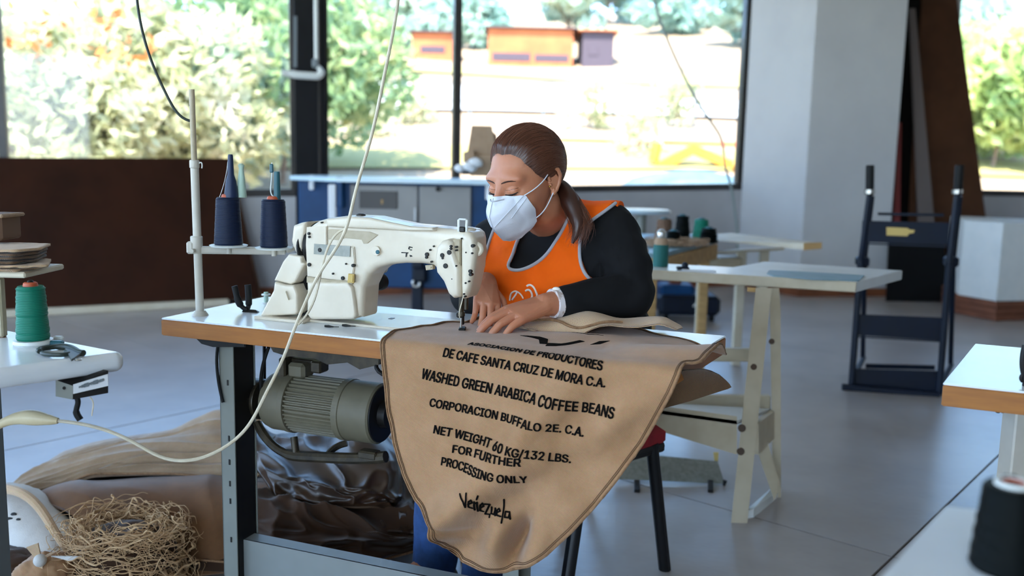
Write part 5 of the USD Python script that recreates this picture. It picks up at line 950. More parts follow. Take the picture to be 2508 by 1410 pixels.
obj('stretcher', slab([(1585, 1046), (1805, 1113), (1805, 1019), (1585, 989)], .0, .03), 'bench_paint', bench, False); obj('shelf', hull([L_(1585, 1000, 0), L_(1805, 1030, 0), L_(1888, 1000, .27), L_(1600, 985, .3)] + [p - Z * .012 for p in (L_(1585, 1000, 0), L_(1805, 1030, 0), L_(1888, 1000, .27), L_(1600, 985, .3))]), 'bench_top', bench, False)
obj('end_board', hull([L_(x, y, d) + [k, 0, 0] for x, y, d in ((1843, 1035, .02), (1886, 1004, .26), (1886, 1070, .26), (1843, 1112, .02)) for k in (0, .02)]), 'bench_paint', bench, False)
obj('foot_rail', hull([L_(x, y, d) + Z * k for x, y, d in ((1826, 1250, .04), (1846, 1246, .04), (1914, 1196, .27), (1898, 1186, .27)) for k in (0, -.03)]), 'bench_top', bench, False)
obj('back_rail', bar(L_(1600, 866, .5), L_(1850, 868, .5), .03, .05), 'bench_paint', bench, False); obj('rear_stretcher', bar(L_(1640, 990, .33), L_(1885, 990, .3), .03, .07), 'bench_paint', bench, False)
for x, y in ((1817, 1048), (1814, 1105)): obj('dowel', cyl(L_(x, y, -.004), L_(x, y, .01), .0125, 16), 'dark_knot', bench)
for x, y, d in ((1890, 836, .235), (1846, 898, -.003)): obj('knot', cyl(L_(x, y, d), L_(x, y, d + .02), .01, 12), 'dark_knot', bench)
obj('corner_block', slab([(1830, 703), (1858, 705), (1856, 716), (1830, 714)], .05, .12), 'raw_wood', bench, False)
obj('leg', hull([bp(x, 690) * [1, 1, 0] + [k, d, z] for x in (1590, 1612) for d in (.08, .14) for k, z in ((-.19, 0), (0, ZB - .036))]), 'bench_paint', bench, False)
mp_ = [bp(1885, 671), bp(1890, 664), bp(1960, 667), bp(2110, 676), bp(2098, 688), bp(1990, 685), bp(1900, 677)]; m_ = Polygon([p[:2] for p in mp_]).buffer(.01); obj('cutting_mat', extrude(m_, (0, 0, ZB + .0005), (1, 0, 0), (0, 1, 0), .003, .001), 'mat_greyblue', None, False, 'grey-blue strip of cloth lying on the right half of the white bench', 'mat')
c = bp(1617, 652); t = thing('thread_cone', 'teal thread cone with a silvery cap standing on the left end of the white bench', 'thread cone', c); hh_ = ony(1617, 600, c[1])[2] - ZB; h2 = ony(1617, 562, c[1])[2] - ZB
obj('thread', lathe([(.028, 0), (.0295, .004), (.0285, hh_), (.026, hh_ + .003)], c, Z, 28), 'thread_teal', t); obj('upper_thread', lathe([(.027, hh_), (.024, hh_ + .02), (.016, hh_ + .03)], c, Z, 24), 'carton', t); obj('cap', lathe([(.017, hh_ + .024), (.020, hh_ + .034), (.018, h2 - .01), (.010, h2), (.003, h2 + .002)], c, Z, 24), 'steel', t)
c = bp(1590, 650); obj('orange_spool', lathe([(.012, 0), (.02, .003), (.02, .055), (.017, .06), (.013, .075)], c - [.02, -.03, 0], Z, 20), 'pallet_brown', None, 30, 'brown spool beside the teal cone, half behind the arm of the woman', 'spool')
c = bp(1672, 660); obj('dark_clip', join([box(c + [0, 0, .006], (.045, .03, .012), .004), ball(c + [.008, 0, .016], .012, 2)]), 'trolley_navy', None, 30, 'small dark clip lying on the white bench right of the teal cone', 'clip')
c = bp(1712, 664); obj('paper_slip', box(c + Z * .002, (.12, .05, .003), .001, rz=-8), 'paper_white', None, False, 'white paper slip at the front edge of the white bench', 'paper'); 
# grey foot pedal tray under the bench
py_ = lambda x, y, d=0.0: ony(x, y, 3.15 + d); t = thing('treadle_plate', 'grey sheet metal treadle plate on the floor under the white bench', 'treadle', onz(1640, 1205, 0))
obj('plate', hull([py_(x, y, d) + [0, k, 0] for x, y, d in ((1505, 1105, .1), (1758, 1130, .1), (1775, 1184, 0), (1505, 1172, 0)) for k in (0, .006)]), 'name_plate', t, False); obj('rod', tube([py_(1480, 1188), py_(1770, 1196), py_(1776, 1176)], .008, 10), 'black_iron', t); [obj('stand', bar(onz(x, 1206, 0), py_(x, 1180, .0), .02, .02), 'black_iron', t, False) for x in (1560, 1740)]
obj('felt_strip', hull([py_(x, y, .12) + [0, k, 0] for x, y in ((1748, 1108), (1760, 1108), (1758, 1138), (1752, 1140)) for k in (0, .006)]), 'yellow_felt', t, False)
# ---------------------------------------------------------------- second table behind it with thread cones
y2 = 4.4; Q = lambda x, y, d=0.0: ony(x, y, y2 + d); zq = Q(1650, 603)[2]
t2 = thing('side_table', 'grey-topped wooden side table with green thread cones, behind the white bench', 'table', Q(1640, 640) * [1, 1, 0])
tp_ = [onz(1500, 618, zq), onz(1618, 622, zq), onz(1752, 588, zq), onz(1752, 574, zq), onz(1500, 572, zq)]
obj('top', extrude([p[:2] for p in tp_], (0, 0, zq - .02), (1, 0, 0), (0, 1, 0), .022, .003), 'mat_greyblue', t2, False)
obj('apron', bar(tp_[1] - Z * .06, tp_[2] - Z * .06, .03, .08), 'raw_wood', t2, False); obj('apron', bar(tp_[0] - Z * .06, tp_[1] - Z * .06, .03, .08), 'raw_wood', t2, False); 
for p in (tp_[1] + [-.03, .05, 0], tp_[2] + [-.05, .02, 0], tp_[0] + [.1, .05, 0]): obj('leg', box(p * [1, 1, 0] + Z * (zq - .02) / 2, (.05, .05, zq - .02), .004), 'raw_wood', t2, False)
y3 = 4.9; Q3 = lambda x, y, d=0.0: ony(x, y, y3 + d)
pk = thing('plank_table', 'narrow white-painted plank table reaching right towards the white column', 'table', Q3(1880, 640) * [1, 1, 0])
obj('plank', hull([Q3(x, y, d) for x, y, d in ((1757, 572, .25), (1757, 590, 0), (1970, 612, -.35), (2012, 608, -.25), (2012, 595, -.25), (1970, 596, -.35), (1790, 570, .25))]), 'wood_white', pk, False); obj('end_block', hull([Q3(x, y, d) for x, y in ((1968, 595), (2013, 593), (2013, 609), (1968, 613)) for d in (-.36, -.24)]), 'raw_wood', pk, False)
obj('lower_board', hull([Q3(x, y, d) for x, y, d in ((1720, 618, 0), (1920, 606, .3), (1922, 612, .3), (1722, 624, 0))] + [Q3(1800, 610, .35)]), 'wood_white', pk, False); obj('shelf_box', box(Q3(1765, 655, .25), (.20, .2, .13), .006), 'bench_paint', pk, False)
for x, d in ((1722, .0), (1815, .3), (1870, .3)): p = Q3(x, 640, d); zt_ = Q3(x, 612, d)[2]; obj('leg', box(p * [1, 1, 0] + Z * zt_ / 2, (.05, .05, zt_), .004), 'wood_white', pk, False)
for k, (x, y, h, rr, m, lb) in enumerate(((1625, 590, .115, .05, 'carton_dark', 'brown thread cone, leftmost on the grey side table'), (1670, 584, .125, .045, 'thread_dark', 'dark green thread cone in the middle of the grey side table'), (1716, 590, .115, .048, 'thread_green', 'bright green thread cone at the right of the grey side table'), (1648, 600, .07, .042, 'thread_dark', 'low dark thread cone between the brown and the dark green one'), (1735, 594, .075, .05, 'thread_dark', 'low dark thread cone at the right end of the grey side table'))):
    c = onz(x, y, zq + .002); cone('background_cone', lb, c, rr, rr * .72, h, m, 'cone_teal', None, True, .002, k)
tw = np.random.default_rng(8); st = []
for k in range(150):
    c = onz(tw.uniform(1590, 1715), tw.uniform(594, 606), zq + .004); ph = tw.uniform(0, 6.28); u = np.linspace(0, 1, 7)[:, None]; st.append(c + np.c_[np.cos(ph + u * 4) * .05, np.sin(ph + u * 4) * .04, .006 + .03 * tw.uniform() * np.sin(u * PI)])
h_ = thing('twine_heap', 'heap of brown twine scraps lying before the green cones on the grey side table', 'twine', onz(1650, 600, zq), None, 'stuff'); curves('twine', st, .004, 'carton', h_, 'stuff')
obj('dark_ruler', bar(onz(1640, 596, zq + .008), onz(1690, 596, zq + .008), .03, .012), 'trolley_navy', None, False, 'short dark bar lying on the front of the grey side table', 'bar')
pt_ = [onz(1500, 530, .97), onz(1634, 524, .97)]; wt = thing('round_table', 'white rounded table top glimpsed right of the shoulder of the woman', 'table', (Q(1570, 520, 1.3) * [1, 1, 0])); c = Q(1572, 517, 1.3); obj('top', lathe([(.17, -.012), (.185, 0), (.17, .012)], c, Z, 40), 'table_top_blue', wt); obj('column', cyl(c * [1, 1, 0] + Z * .03, c - Z * .01, .03), 'leg_paint', wt); obj('base', lathe([(.2, 0), (.2, .02), (.05, .04)], c * [1, 1, 0], Z, 28), 'leg_paint', wt)
# dark blue wheeled case on the floor under the bench
g = onz(1690, 785, 0); yk = g[1] - .1; W = lambda x, y, d=0.0: ony(x, y, yk + d)
t = thing('wheeled_case', 'dark blue machine case on castors, on the floor behind the white bench', 'case', g)
obj('body', box((W(1690, 745)[0], yk + .22, (W(1690, 726)[2] + W(1690, 772)[2]) / 2), (W(1765, 745)[0] - W(1612, 745)[0], .45, W(1690, 726)[2] - W(1690, 774)[2]), .03), 'trolley_navy', t, False); obj('motor_head', box((W(1665, 715)[0], yk + .2, W(1665, 718)[2]), (.26, .25, .10), .02), 'cabinet_blue', t, False); obj('standard', box((W(1665, 690)[0], yk + .2, .36), (.09, .07, .34), .01), 'pallet_brown', t, False)
for x in (1632, 1745): obj('castor', cyl((W(x, 780)[0], yk + .1, .03), (W(x, 780)[0] + .03, yk + .1, .03), .03, 16), 'black_rubber', t); obj('castor', cyl((W(x, 780)[0], yk + .38, .03), (W(x, 780)[0] + .03, yk + .38, .03), .03, 16), 'black_rubber', t)
obj('badge', cyl(W(1698, 744, -.003), W(1698, 744, .01), .02, 14), 'steel', t)
# ---------------------------------------------------------------- navy trolley with bins
g1, g2 = onz(2076, 952, 0), onz(2306, 968, 0); ex_ = nrm(g2 - g1); ey_ = np.array([-ex_[1], ex_[0], 0]); yt = lambda x, y, d=0.0: onplane(x, y, (g1 + ey_ * d), ey_)
tr = thing('trolley', 'tall navy blue step trolley with two upright handles, right of the white bench', 'trolley', (g1 + g2) / 2)
def bar2(n_, a, b, r, m='trolley_navy'): obj(n_, tube([a, b], r, 12), m, tr)
for (x0, y0, x1, y1, x2, y2_) in ((2085, 948, 2108, 640, 2130, 470), (2300, 965, 2325, 640, 2345, 470)):
    bar2('upright', yt(x0, y0), yt(x1, y1), .017); bar2('upright', yt(x1, y1), yt(x2, y2_), .015); obj('handle', cyl(yt(x2, y2_ + 8), yt(x2 + (1 if x0 < 2200 else 5), 404), .021, 16, .004), 'black_rubber', tr)
    bar2('rear_upright', yt(x1 + 10, y1 - 10, .10) , yt(x0 + 28, y0 - 70, .42), .013); bar2('rear_upright', yt(x1 + 10, y1 - 10, .10), yt(x2 + 6, y2_ + 10, .06), .013); obj('grip_collar', cyl(yt(x2, y2_ + 4), yt(x2, y2_ - 6), .026, 16), 'steel', tr)
    obj('hinge', box(yt(x1 + 4, y1, .05), (.05, .09, .05), .01), 'trolley_navy', tr, False); bar2('base_strut', yt(x0 + 4, y0 - 22, .02), yt(x0 + 30, y0 - 72, .42), .014)
def bin_(pts, d0, d1, n='bin'): obj(n, hull([yt(x, y, d) for x, y in pts for d in (d0, d1)]), 'trolley_navy', tr, False)
bin_([(2112, 540), (2325, 545), (2322, 600), (2108, 592)], .0, .03, 'front_panel'); bin_([(2150, 520), (2312, 523), (2312, 530), (2150, 527)], .10, .14, 'top_rail'); bin_([(2100, 769), (2310, 777), (2306, 834), (2094, 820)], .0, .03, 'front_panel'); bin_([(2092, 902), (2300, 908), (2298, 958), (2088, 945)], .02, .05, 'front_panel'); bin_([(2120, 890), (2290, 894), (2290, 906), (2120, 902)], .30, .33, 'rear_rail')
bin_([(2100, 822), (2306, 834), (2306, 838), (2100, 826)], .0, .22, 'shelf'); bin_([(2112, 594), (2320, 602), (2320, 606), (2112, 598)], .0, .12, 'shelf'); bin_([(2090, 946), (2300, 958), (2300, 962), (2090, 950)], .02, .34, 'shelf')
bar2('base_bar', yt(2062, 947, -.03), yt(2300, 968, -.03), .018)
lb = thing('paper_label', 'torn cream paper label stuck on the top panel of the navy trolley', 'label', yt(2200, 567, -.004)); obj('paper', extrude([(float((yt(x, y) - g1) @ ex_), float(yt(x, y)[2])) for x, y in ((2171, 556), (2222, 558), (2228, 562), (2240, 563), (2238, 570), (2226, 572), (2222, 578), (2171, 576))], g1 * [1, 1, 0] - ey_ * .001, ex_, Z, .002, 0), 'yellow_felt', lb, False)
# ---------------------------------------------------------------- boards leaning in the corner behind the trolley
def board(label, tops, bots, y_t, y_b, m, th=.03, name='leaning_board'):
    T_ = [ony(x, y, y_t) for x, y in tops]; B_ = [ony(x, y, y_b) for x, y in bots]; d = np.array([.02, .0, 0]); pts = [p + k for p in T_ + B_ for k in (np.zeros(3), np.array([0, th, 0]))]
    pts = [np.array([p[0], p[1], max(p[2], 0.0)]) for p in pts]
    obj(name, hull(pts), m, None, False, label, 'board')
board('wide brown board leaning in the corner, its right edge against the far right window', [(2262, -70), (2335, -70)], [(2215, 740), (2440, 740)], 8.95, 8.35, 'board_brown')
board('black board leaning between the white column and the wide brown board', [(2225, -70), (2275, -70)], [(2170, 728), (2300, 728)], 9.0, 8.55, 'board_black')
board('narrow grey board leaning in the corner in front of the black board', [(2228, 20), (2242, 20)], [(2258, 735), (2305, 735)], 8.75, 8.25, 'board_grey')
board('dark red batten leaning next to the white column', [(2202, 300), (2208, 300)], [(2178, 730), (2202, 730)], 8.6, 8.28, 'board_red')
board('short black board standing low behind the navy trolley', [(2180, 560), (2310, 560)], [(2172, 738), (2322, 738)], 8.2, 8.0, 'deep_black')
# foam block on a brown wooden base
gp = onz(2455, 786, 0); yf = gp[1]; V = lambda x, y, d=0.0: ony(x, y, yf + d)
t = thing('pallet', 'reddish brown wooden base under the white foam block', 'pallet', gp)
def lump(pts, z0, z1): return extrude(Polygon(pts), (0, 0, z0), (1, 0, 0), (0, 1, 0), z1 - z0, .006)
e0 = onz(2328, 765, 0); e1 = onz(2438, 787, 0); e2_ = onz(2640, 778, 0); zpt = V(2440, 737)[2]
for k in range(3):
    z0 = k * zpt / 3; obj('plank', lump([e0[:2], e1[:2], e2_[:2], e2_[:2] + [0, .7], e0[:2] + [.3, .9]], z0 + .002, z0 + zpt / 3 - .002), 'pallet_brown', t, False)
f0, f1, f2 = onz(2346, 722, zpt), onz(2440, 738, zpt), onz(2640, 735, zpt); zft = V(2440, 545)[2]
obj('foam_block', lump([f0[:2], f1[:2], f2[:2], f2[:2] + [0, .55], f0[:2] + [.25, .75]], zpt + .001, zft), 'foam_white', None, False, 'large white foam block standing on a reddish brown base at the right', 'block')
# ================================================================ foreground tables
# right: orange-edged table
a0, a1 = onz(2310, 937, .755), onz(2447, 848, .755); dv = nrm(a1 - a0); du = nrm(onz(2508, 958, .755) - a0); dv = nrm(dv - du * (dv @ du) * .4); Ld = np.linalg.norm(a1 - a0)
rt_ = thing('sewing_table', 'white-topped sewing table with orange wooden edge, cut off by the right picture side', 'table', a0 * [1, 1, 0] + du * .3)
obj('tabletop', extrude([(p - a0)[:2] for p in (a0, a0 + du * 1.1, a0 + du * 1.1 + dv * Ld, a0 + dv * Ld)], a0 - Z * .004, (1, 0, 0), (0, 1, 0), .004, .001), 'laminate', rt_, False); obj('wooden_edge', extrude([(p - a0)[:2] for p in (a0, a0 + du * 1.1, a0 + du * 1.1 + dv * Ld, a0 + dv * Ld)], a0 - Z * .044, (1, 0, 0), (0, 1, 0), .04, .002), 'beech_edge', rt_, False)
lc = ony(2498, 1030, a0[1] + .06); obj('leg', box([lc[0] + .008, lc[1] + .02, .36], (.038, .05, .70), .003), 'stand_paint', rt_, False); obj('leg', box([lc[0] + .75, lc[1] + .02, .36], (.038, .05, .70), .003), 'stand_paint', rt_, False); obj('bracket', box([lc[0] - .0, lc[1] + .01, .702], (.06, .08, .02), .004), 'black_iron', rt_, False); obj('bolt', cyl([lc[0] + .004, lc[1] - .008, .485], [lc[0] + .004, lc[1] + .0, .485], .007, 12), 'dark_screw', rt_); obj('foot', box([lc[0] + .008, lc[1] + .1, .012], (.05, .5, .024), .004), 'stand_paint', rt_, False)
for x in (2444, 2456): p = ony(x, 1004, a0[1] + .02); obj('wing_nut', ball(p, .006, 1), 'dark_screw', rt_)
mc = onz(2512, 945, .755); t = thing('machine_part', 'black machine arm at the right edge of the picture, on the orange-edged table', 'machine part', mc); obj('arm', tube(spline([ony(2512, 845, mc[1]), ony(2506, 880, mc[1]), ony(2507, 905, mc[1]), ony(2512, 930, mc[1]), mc], 14), .006, 10), 'black_iron', t); obj('column', lathe([(.045, 0), (.04, .02), (.034, .06), (.034, .17), (.042, .20), (.042, .235), (.03, .245)], mc + [.07, .02, 0], Z, 28), 'black_iron', t); obj('horizontal_arm', lathe([(.03, 0), (.034, .02), (.03, .16), (.036, .24), (.03, .26)], mc + [.09, .02, .205], (1, .1, 0), 24), 'black_iron', t); obj('hook', tube(spline([ony(2503, 918, mc[1]), ony(2500, 926, mc[1]), ony(2504, 934, mc[1])], 8), .003, 8), 'black_iron', t)
# bottom right: white table and dark cone
b0, b1 = onz(2156, 1410, .755), onz(2316, 1238, .755); b2 = onz(2508, 1258, .755); bv = nrm(b1 - b0); bu = nrm(b2 - b1)
wt_ = thing('sewing_table', 'plain white table corner at the bottom right, closest to the camera', 'table', b1 * [1, 1, 0]); pts = [b1, b1 + bu * .9, b1 + bu * .9 - bv * .5, b1 - bv * .5]
obj('tabletop', extrude([(p - b1)[:2] for p in pts], b1 - Z * .03, (1, 0, 0), (0, 1, 0), .03, .002), 'laminate', wt_, False); obj('leg', box(b1 + bu * .45 - bv * .12 + [0, 0, -.755 + .3625], (.04, .05, .725), .003), 'stand_paint', wt_, False); obj('leg', box(b1 + bu * .8 - bv * .12 + [0, 0, -.755 + .3625], (.04, .05, .725), .003), 'stand_paint', wt_, False)
c = onz(2462, 1392, .755); hc_ = ony(2470, 1187, c[1] + .0)[2] - .755; dk = cone('dark_thread_cone', 'blackish green thread cone with a red core, in the bottom right corner', c, .0335, .0265, hc_, 'thread_dark', 'cone_red', None, False, .0003, 5); obj('core', lathe([(.006, hc_ - .002), (.011, hc_ + .003), (.0125, hc_ - .004)], c, Z, 24), 'cone_red', dk); obj('core_rim', torus(c + Z * (hc_ + .001), Z, .0145, .003, 28, 10), 'dish_white', dk)
c = ony(2473, 1176, c[1] + .08); t = thing('thread_clip', 'small black clip just above the dark cone at the bottom right', 'clip', [c[0], c[1], .755]); obj('clip', join([ball(c + [-.004, 0, .002], .005, 1), ball(c + [.004, 0, .002], .005, 1), ball(c - Z * .004, .0045, 1)]), 'dark_screw', t); obj('wire', tube([c, [c[0], c[1], .755]], .0012, 6), 'dark_screw', t)
# left: white rounded table with green cone, switch box, shelf with folded sacks
p0, p1, p2, p3 = onz(-60, 930, .765), onz(300, 850, .765), onz(306, 858, .765), onz(15, 803, .765)
ld = nrm(onz(285, 862, .765) - onz(-40, 905, .765)); cr = onz(316, 861, .765); bk2 = nrm(onz(20, 805, .765) - cr)
lt = thing('sewing_table', 'white table with a rounded front edge at the left side of the picture', 'table', onz(0, 880, .765) * [1, 1, 0])
pl = [cr, cr + bk2 * .95, cr + bk2 * .95 - ld * .30, cr + bk2 * .5 - ld * .72, cr - ld * .85]; po = Polygon([p[:2] for p in pl]).buffer(-.02).buffer(.02); obj('tabletop', round_slab(po, .765 - .038, .765, .015), 'laminate', lt, 40)
lg = ony(-22, 1130, 1.9); obj('leg', box([lg[0], lg[1], .365], (.035, .05, .73), .003), 'wire_grey', lt, False); obj('leg', box([lg[0] - .45, lg[1] + .02, .365], (.035, .05, .73), .003), 'wire_grey', lt, False); obj('cross_bar', box([lg[0] - .225, lg[1] + .01, .70], (.45, .03, .05), .003), 'wire_grey', lt, False)
sb0 = onz(142, 925, .729); ys_ = sb0[1]; W2 = lambda x, y, d=0.0: ony(x, y, ys_ + d)
sw = thing('switch_box', 'grey and black switch box with a white label hanging under the left table', 'switch box', W2(200, 940))
obj('housing', hull([W2(x, y, d) for x, y, d in ((138, 932, .02), (178, 945, 0), (265, 907, .03), (228, 900, .06), (138, 968, .02), (178, 978, 0), (265, 962, .03), (228, 955, .06))]), 'black_iron', sw, False); obj('side_plate', hull([W2(x, y, d) + [0, -.001, 0] for x, y, d in ((137, 930, .02), (179, 944, -.001), (179, 978, -.001), (137, 970, .02))] + [W2(170, 950, .004)]), 'leg_paint', sw, False); obj('label_strip', hull([W2(x, y, d) + [0, -k, 0] for x, y, d in ((180, 941, -.001), (265, 915, .029), (266, 944, .029), (180, 964, -.001)) for k in (0, .0015)]), 'paper_white', sw, False); obj('bolt', cyl(W2(157, 950, .005), W2(157, 950, .016), .003, 10), 'dark_screw', sw)
g_ = trimesh.util.concatenate([trimesh.creation.box((.004 + .002 * (k % 3), .0008, .0035 + .002 * ((k * 7) % 3))).apply_translation((k * .0055, 0, 0)) for k in range(8)]); vv = np.array(g_.vertices) - [.02, 0, 0]; q0 = W2(225, 938, .013); dd_ = nrm(W2(262, 928, .0275) - W2(190, 950, .0015)); obj('faded_print', (q0 + vv[:, :1] * dd_ + vv[:, 2:] * Z + vv[:, 1:2] * [0, 1, 0] - [0, .002, 0], np.array(g_.faces)), 'wire_grey', sw, False, kind='stuff')
obj('cable', tube(spline([W2(188, 974, .012), W2(189, 995, .012), W2(187, 1010, .012), W2(193, 1022, .012), W2(197, 1028, .012)], 14), [.005] * 8 + [.0062] * 6, 10), 'black_rubber', sw); obj('string', tube(spline([W2(220, 972, .02), W2(228, 985, .02), W2(227, 1003, .02), W2(225, 1018, .02)], 12), .0012, 6), 'cord_cream', sw)
c = onz(82, 842, .765); cone('green_thread_cone', 'emerald green thread cone with an orange-red core on the left table', c + Z * .010, .031, .0255, ony(78, 700, c[1])[2] - .765 - .010, 'thread_green', 'cone_red', None, True, .0005, 9); gq = ony(75, 700, c[1]); obj('black_plug', ball([c[0], c[1], gq[2] + .006], .0065, 2), 'black_iron', None, True, 'small black plug on top of the green cone', 'plug')
dq = thing('spool_base', 'round white plastic base under the green thread cone', 'base', c); obj('base', lathe([(.034, 0), (.037, .003), (.036, .009), (.03, .0095)], c, Z, 32), 'dish_white', dq); obj('tab', box(c + [.045, .0, .004], (.03, .014, .008), .003), 'cone_teal', dq, False); obj('rim_clip', box(c + [.035, .03, .006], (.02, .012, .01), .003), 'dish_white', dq, False)
sp0 = onz(125, 868, .765); t = thing('thread_snips', 'dark green thread snips lying on the left table edge', 'snips', sp0)
S_ = lambda x, y, h=.006: onz(x, y, .765) + Z * h
obj('handle', tube(spline([S_(98, 868), S_(120, 858), S_(150, 856), S_(180, 862), S_(205, 872)], 16), [.005] * 6 + [.0065] * 6 + [.006] * 4, 10), 'cord_black', t); obj('handle', tube(spline([S_(104, 872), S_(130, 876), S_(155, 876), S_(162, 868)], 12), .0045, 10), 'cord_black', t); obj('blade', hull([S_(x, y, h) for x, y in ((160, 862), (200, 872), (182, 886), (175, 890)) for h in (.004, .008)]), 'cord_black', t, False); obj('ring', torus(S_(192, 886, .004), Z, .005, .0015, 18, 8), 'steel', t)
yp = onz(5, 835, .765)[1] + .04; t = thing('shelf_post', 'pale post with a small shelf board at the left edge, above the left table', 'shelf', ony(0, 835, yp)); H = lambda x, y, d=0.0: ony(x, y, yp + d)
obj('post', box([H(-2, 750)[0], yp, (H(0, 680)[2] + .766) / 2], (.02, .02, H(0, 680)[2] - .766), .003), 'machine_beige', t, False); obj('base_knot', join([ball(ony(x, y, yp), .010, 2) for x, y in ((6, 832), (16, 838), (2, 836))]), 'pallet_brown', t); obj('shelf_board', box([H(-40, 660)[0], yp + .05, H(0, 668)[2]], (.20, .16, .012), .003), 'wood_white', t, False)
zs_ = H(0, 668)[2] + .006; rj = np.random.default_rng(4)
def fsack(lbl, x1, y, h, m, tip=None, k=0):
    x0 = H(-120, y)[0]; xe = H(x1, y)[0]; pl_ = Polygon([(x0, yp - .03), (xe - .02, yp - .035), (xe, yp + .02), (xe - .03, yp + .12), (x0, yp + .13)] if tip is None else [(x0, yp - .04), (xe - .05, yp - .035), (xe, yp - .01), (xe - .05, yp + .1), (x0, yp + .13)])
    obj('folded_sack', sheet(pl_, .012, lambda q: np.c_[q, h + .003 * (meshkit.fbm(np.c_[q * 40, np.full(len(q), k)], 3, k) - .5)], .005), m, None, True, lbl, 'sack')
z_ = zs_ + .006
for k, (x1, m, lb, tip) in enumerate(((84, 'jute_light', 'lowest folded sack of the small stack on the left shelf', None), (124, 'jute_light', 'folded sack with a pointed tip sticking out of the stack on the left shelf', 1), (76, 'jute_dark', 'third folded sack from the bottom of the stack on the left shelf', None), (78, 'jute_dark', 'fourth folded sack from the bottom of the stack on the left shelf', None), (80, 'jute_dark', 'second folded sack from the top of the stack on the left shelf', None), (86, 'jute_light', 'topmost pale folded sack of the stack on the left shelf', None))):
    fsack(lb, x1, 660 - k * 10, z_, m, tip, k); z_ += .0078
hx = ony(8, 560, yp + .06); t = thing('wooden_box', 'dark wooden box corner at the left edge, in front of the brown sheet', 'box', [hx[0], hx[1], z_]); obj('body', box([hx[0] - .06, hx[1] + .05, (z_ + ony(8, 525, yp + .06)[2]) / 2], (.10, .08, ony(8, 525, yp + .06)[2] - z_), .005), 'carton_dark', t, False); obj('lid', box([hx[0] - .058, hx[1] + .05, ony(8, 530, yp + .06)[2]], (.11, .09, .008), .003), 'carton', t, False)
# ================================================================ heap of sacks on the floor, bundle and jute waste
weave('sack_brown', '7a5230', '5f3e22', bump=.2); weave('sack_pale', 'a98e72', '8c7054', bump=.2); weave('sack_umber', '46290f', '331d0b', bump=.2)
mat('glossy_sack', '3a2413', 0.40, '26170c', scale=7, bump=0.2, bscale=60, specular_ior_level=0.6); mat('cloth_white', 'cfcac4', 0.85, 'bfb8b0', scale=12, bump=0.3, bscale=300); mat('jute_fibre', 'cda87c', 0.85, 'b8926a', scale=30)
def heap_sack(label, corners, zf, amp, seed, m, thick=.012, step=.03, folds=6.0, ridge=None, skirt=True, crease=1.1):
    """a sack lying crumpled on the heap: outline on the ground plan, heights by zf(x, y), sharp long folds"""
    P = Polygon(corners).buffer(-.03).buffer(.03)
    def fn(q):
        x, y = q[:, 0], q[:, 1]; d = shapely.distance(shapely.points(q), P.exterior); f = meshkit.fbm(np.c_[x * folds * .45 + y * folds * .25, y * folds, np.full(len(x), seed)], 5, seed)
        w = np.abs(meshkit.fbm(np.c_[x * folds * .5, y * folds * .9, np.full(len(x), seed + 9.0)], 3, seed + 3) - .5) * 2
        z = zf(x, y) + amp * (f - .5) * 2 + amp * crease * (.5 - w)
        if ridge is not None:
            for (ax, ay), (bx, by), h, r in ridge:
                a = np.array([ax, ay]); b = np.array([bx, by]); t = np.clip(((q - a) @ (b - a)) / ((b - a) @ (b - a)), 0, 1); z = z + h * np.exp(-(np.linalg.norm(q - a - t[:, None] * (b - a), axis=1) / r) ** 2)
        if skirt: z = z - np.clip(1 - d / .07, 0, 1) ** 1.6 * (zf(x, y) * .75)
        return np.c_[x, y, np.maximum(z, .012)]
    t = thing('sack', label, 'sack', (*np.array(corners).mean(0), 0)); s = obj('cloth', sheet(P, step, fn, thick), m, t, True)
    P2 = P.buffer(-.012); L = P2.exterior.length; n = int(L / .03); q = np.array([P2.exterior.interpolate(i / n, normalized=True).coords[0] for i in range(n + 1)]); obj('hem', tube(fn(q) + [0, 0, .002], .0032, 6), 'hem_edge' if m != 'glossy_sack' else 'stitch_brown', t); return t
G = lambda x, y, z=0: onz(x, y, z)[:2]
pl = lambda z: (lambda x, y: np.full(np.shape(x), z))
def dome(c, rx, ry, h, base=.03):
    return lambda x, y: base + h * np.clip(1 - ((x - c[0]) / rx) ** 2 - ((y - c[1]) / ry) ** 2, 0, 1) ** .55
from scipy.interpolate import CubicSpline, PchipInterpolator
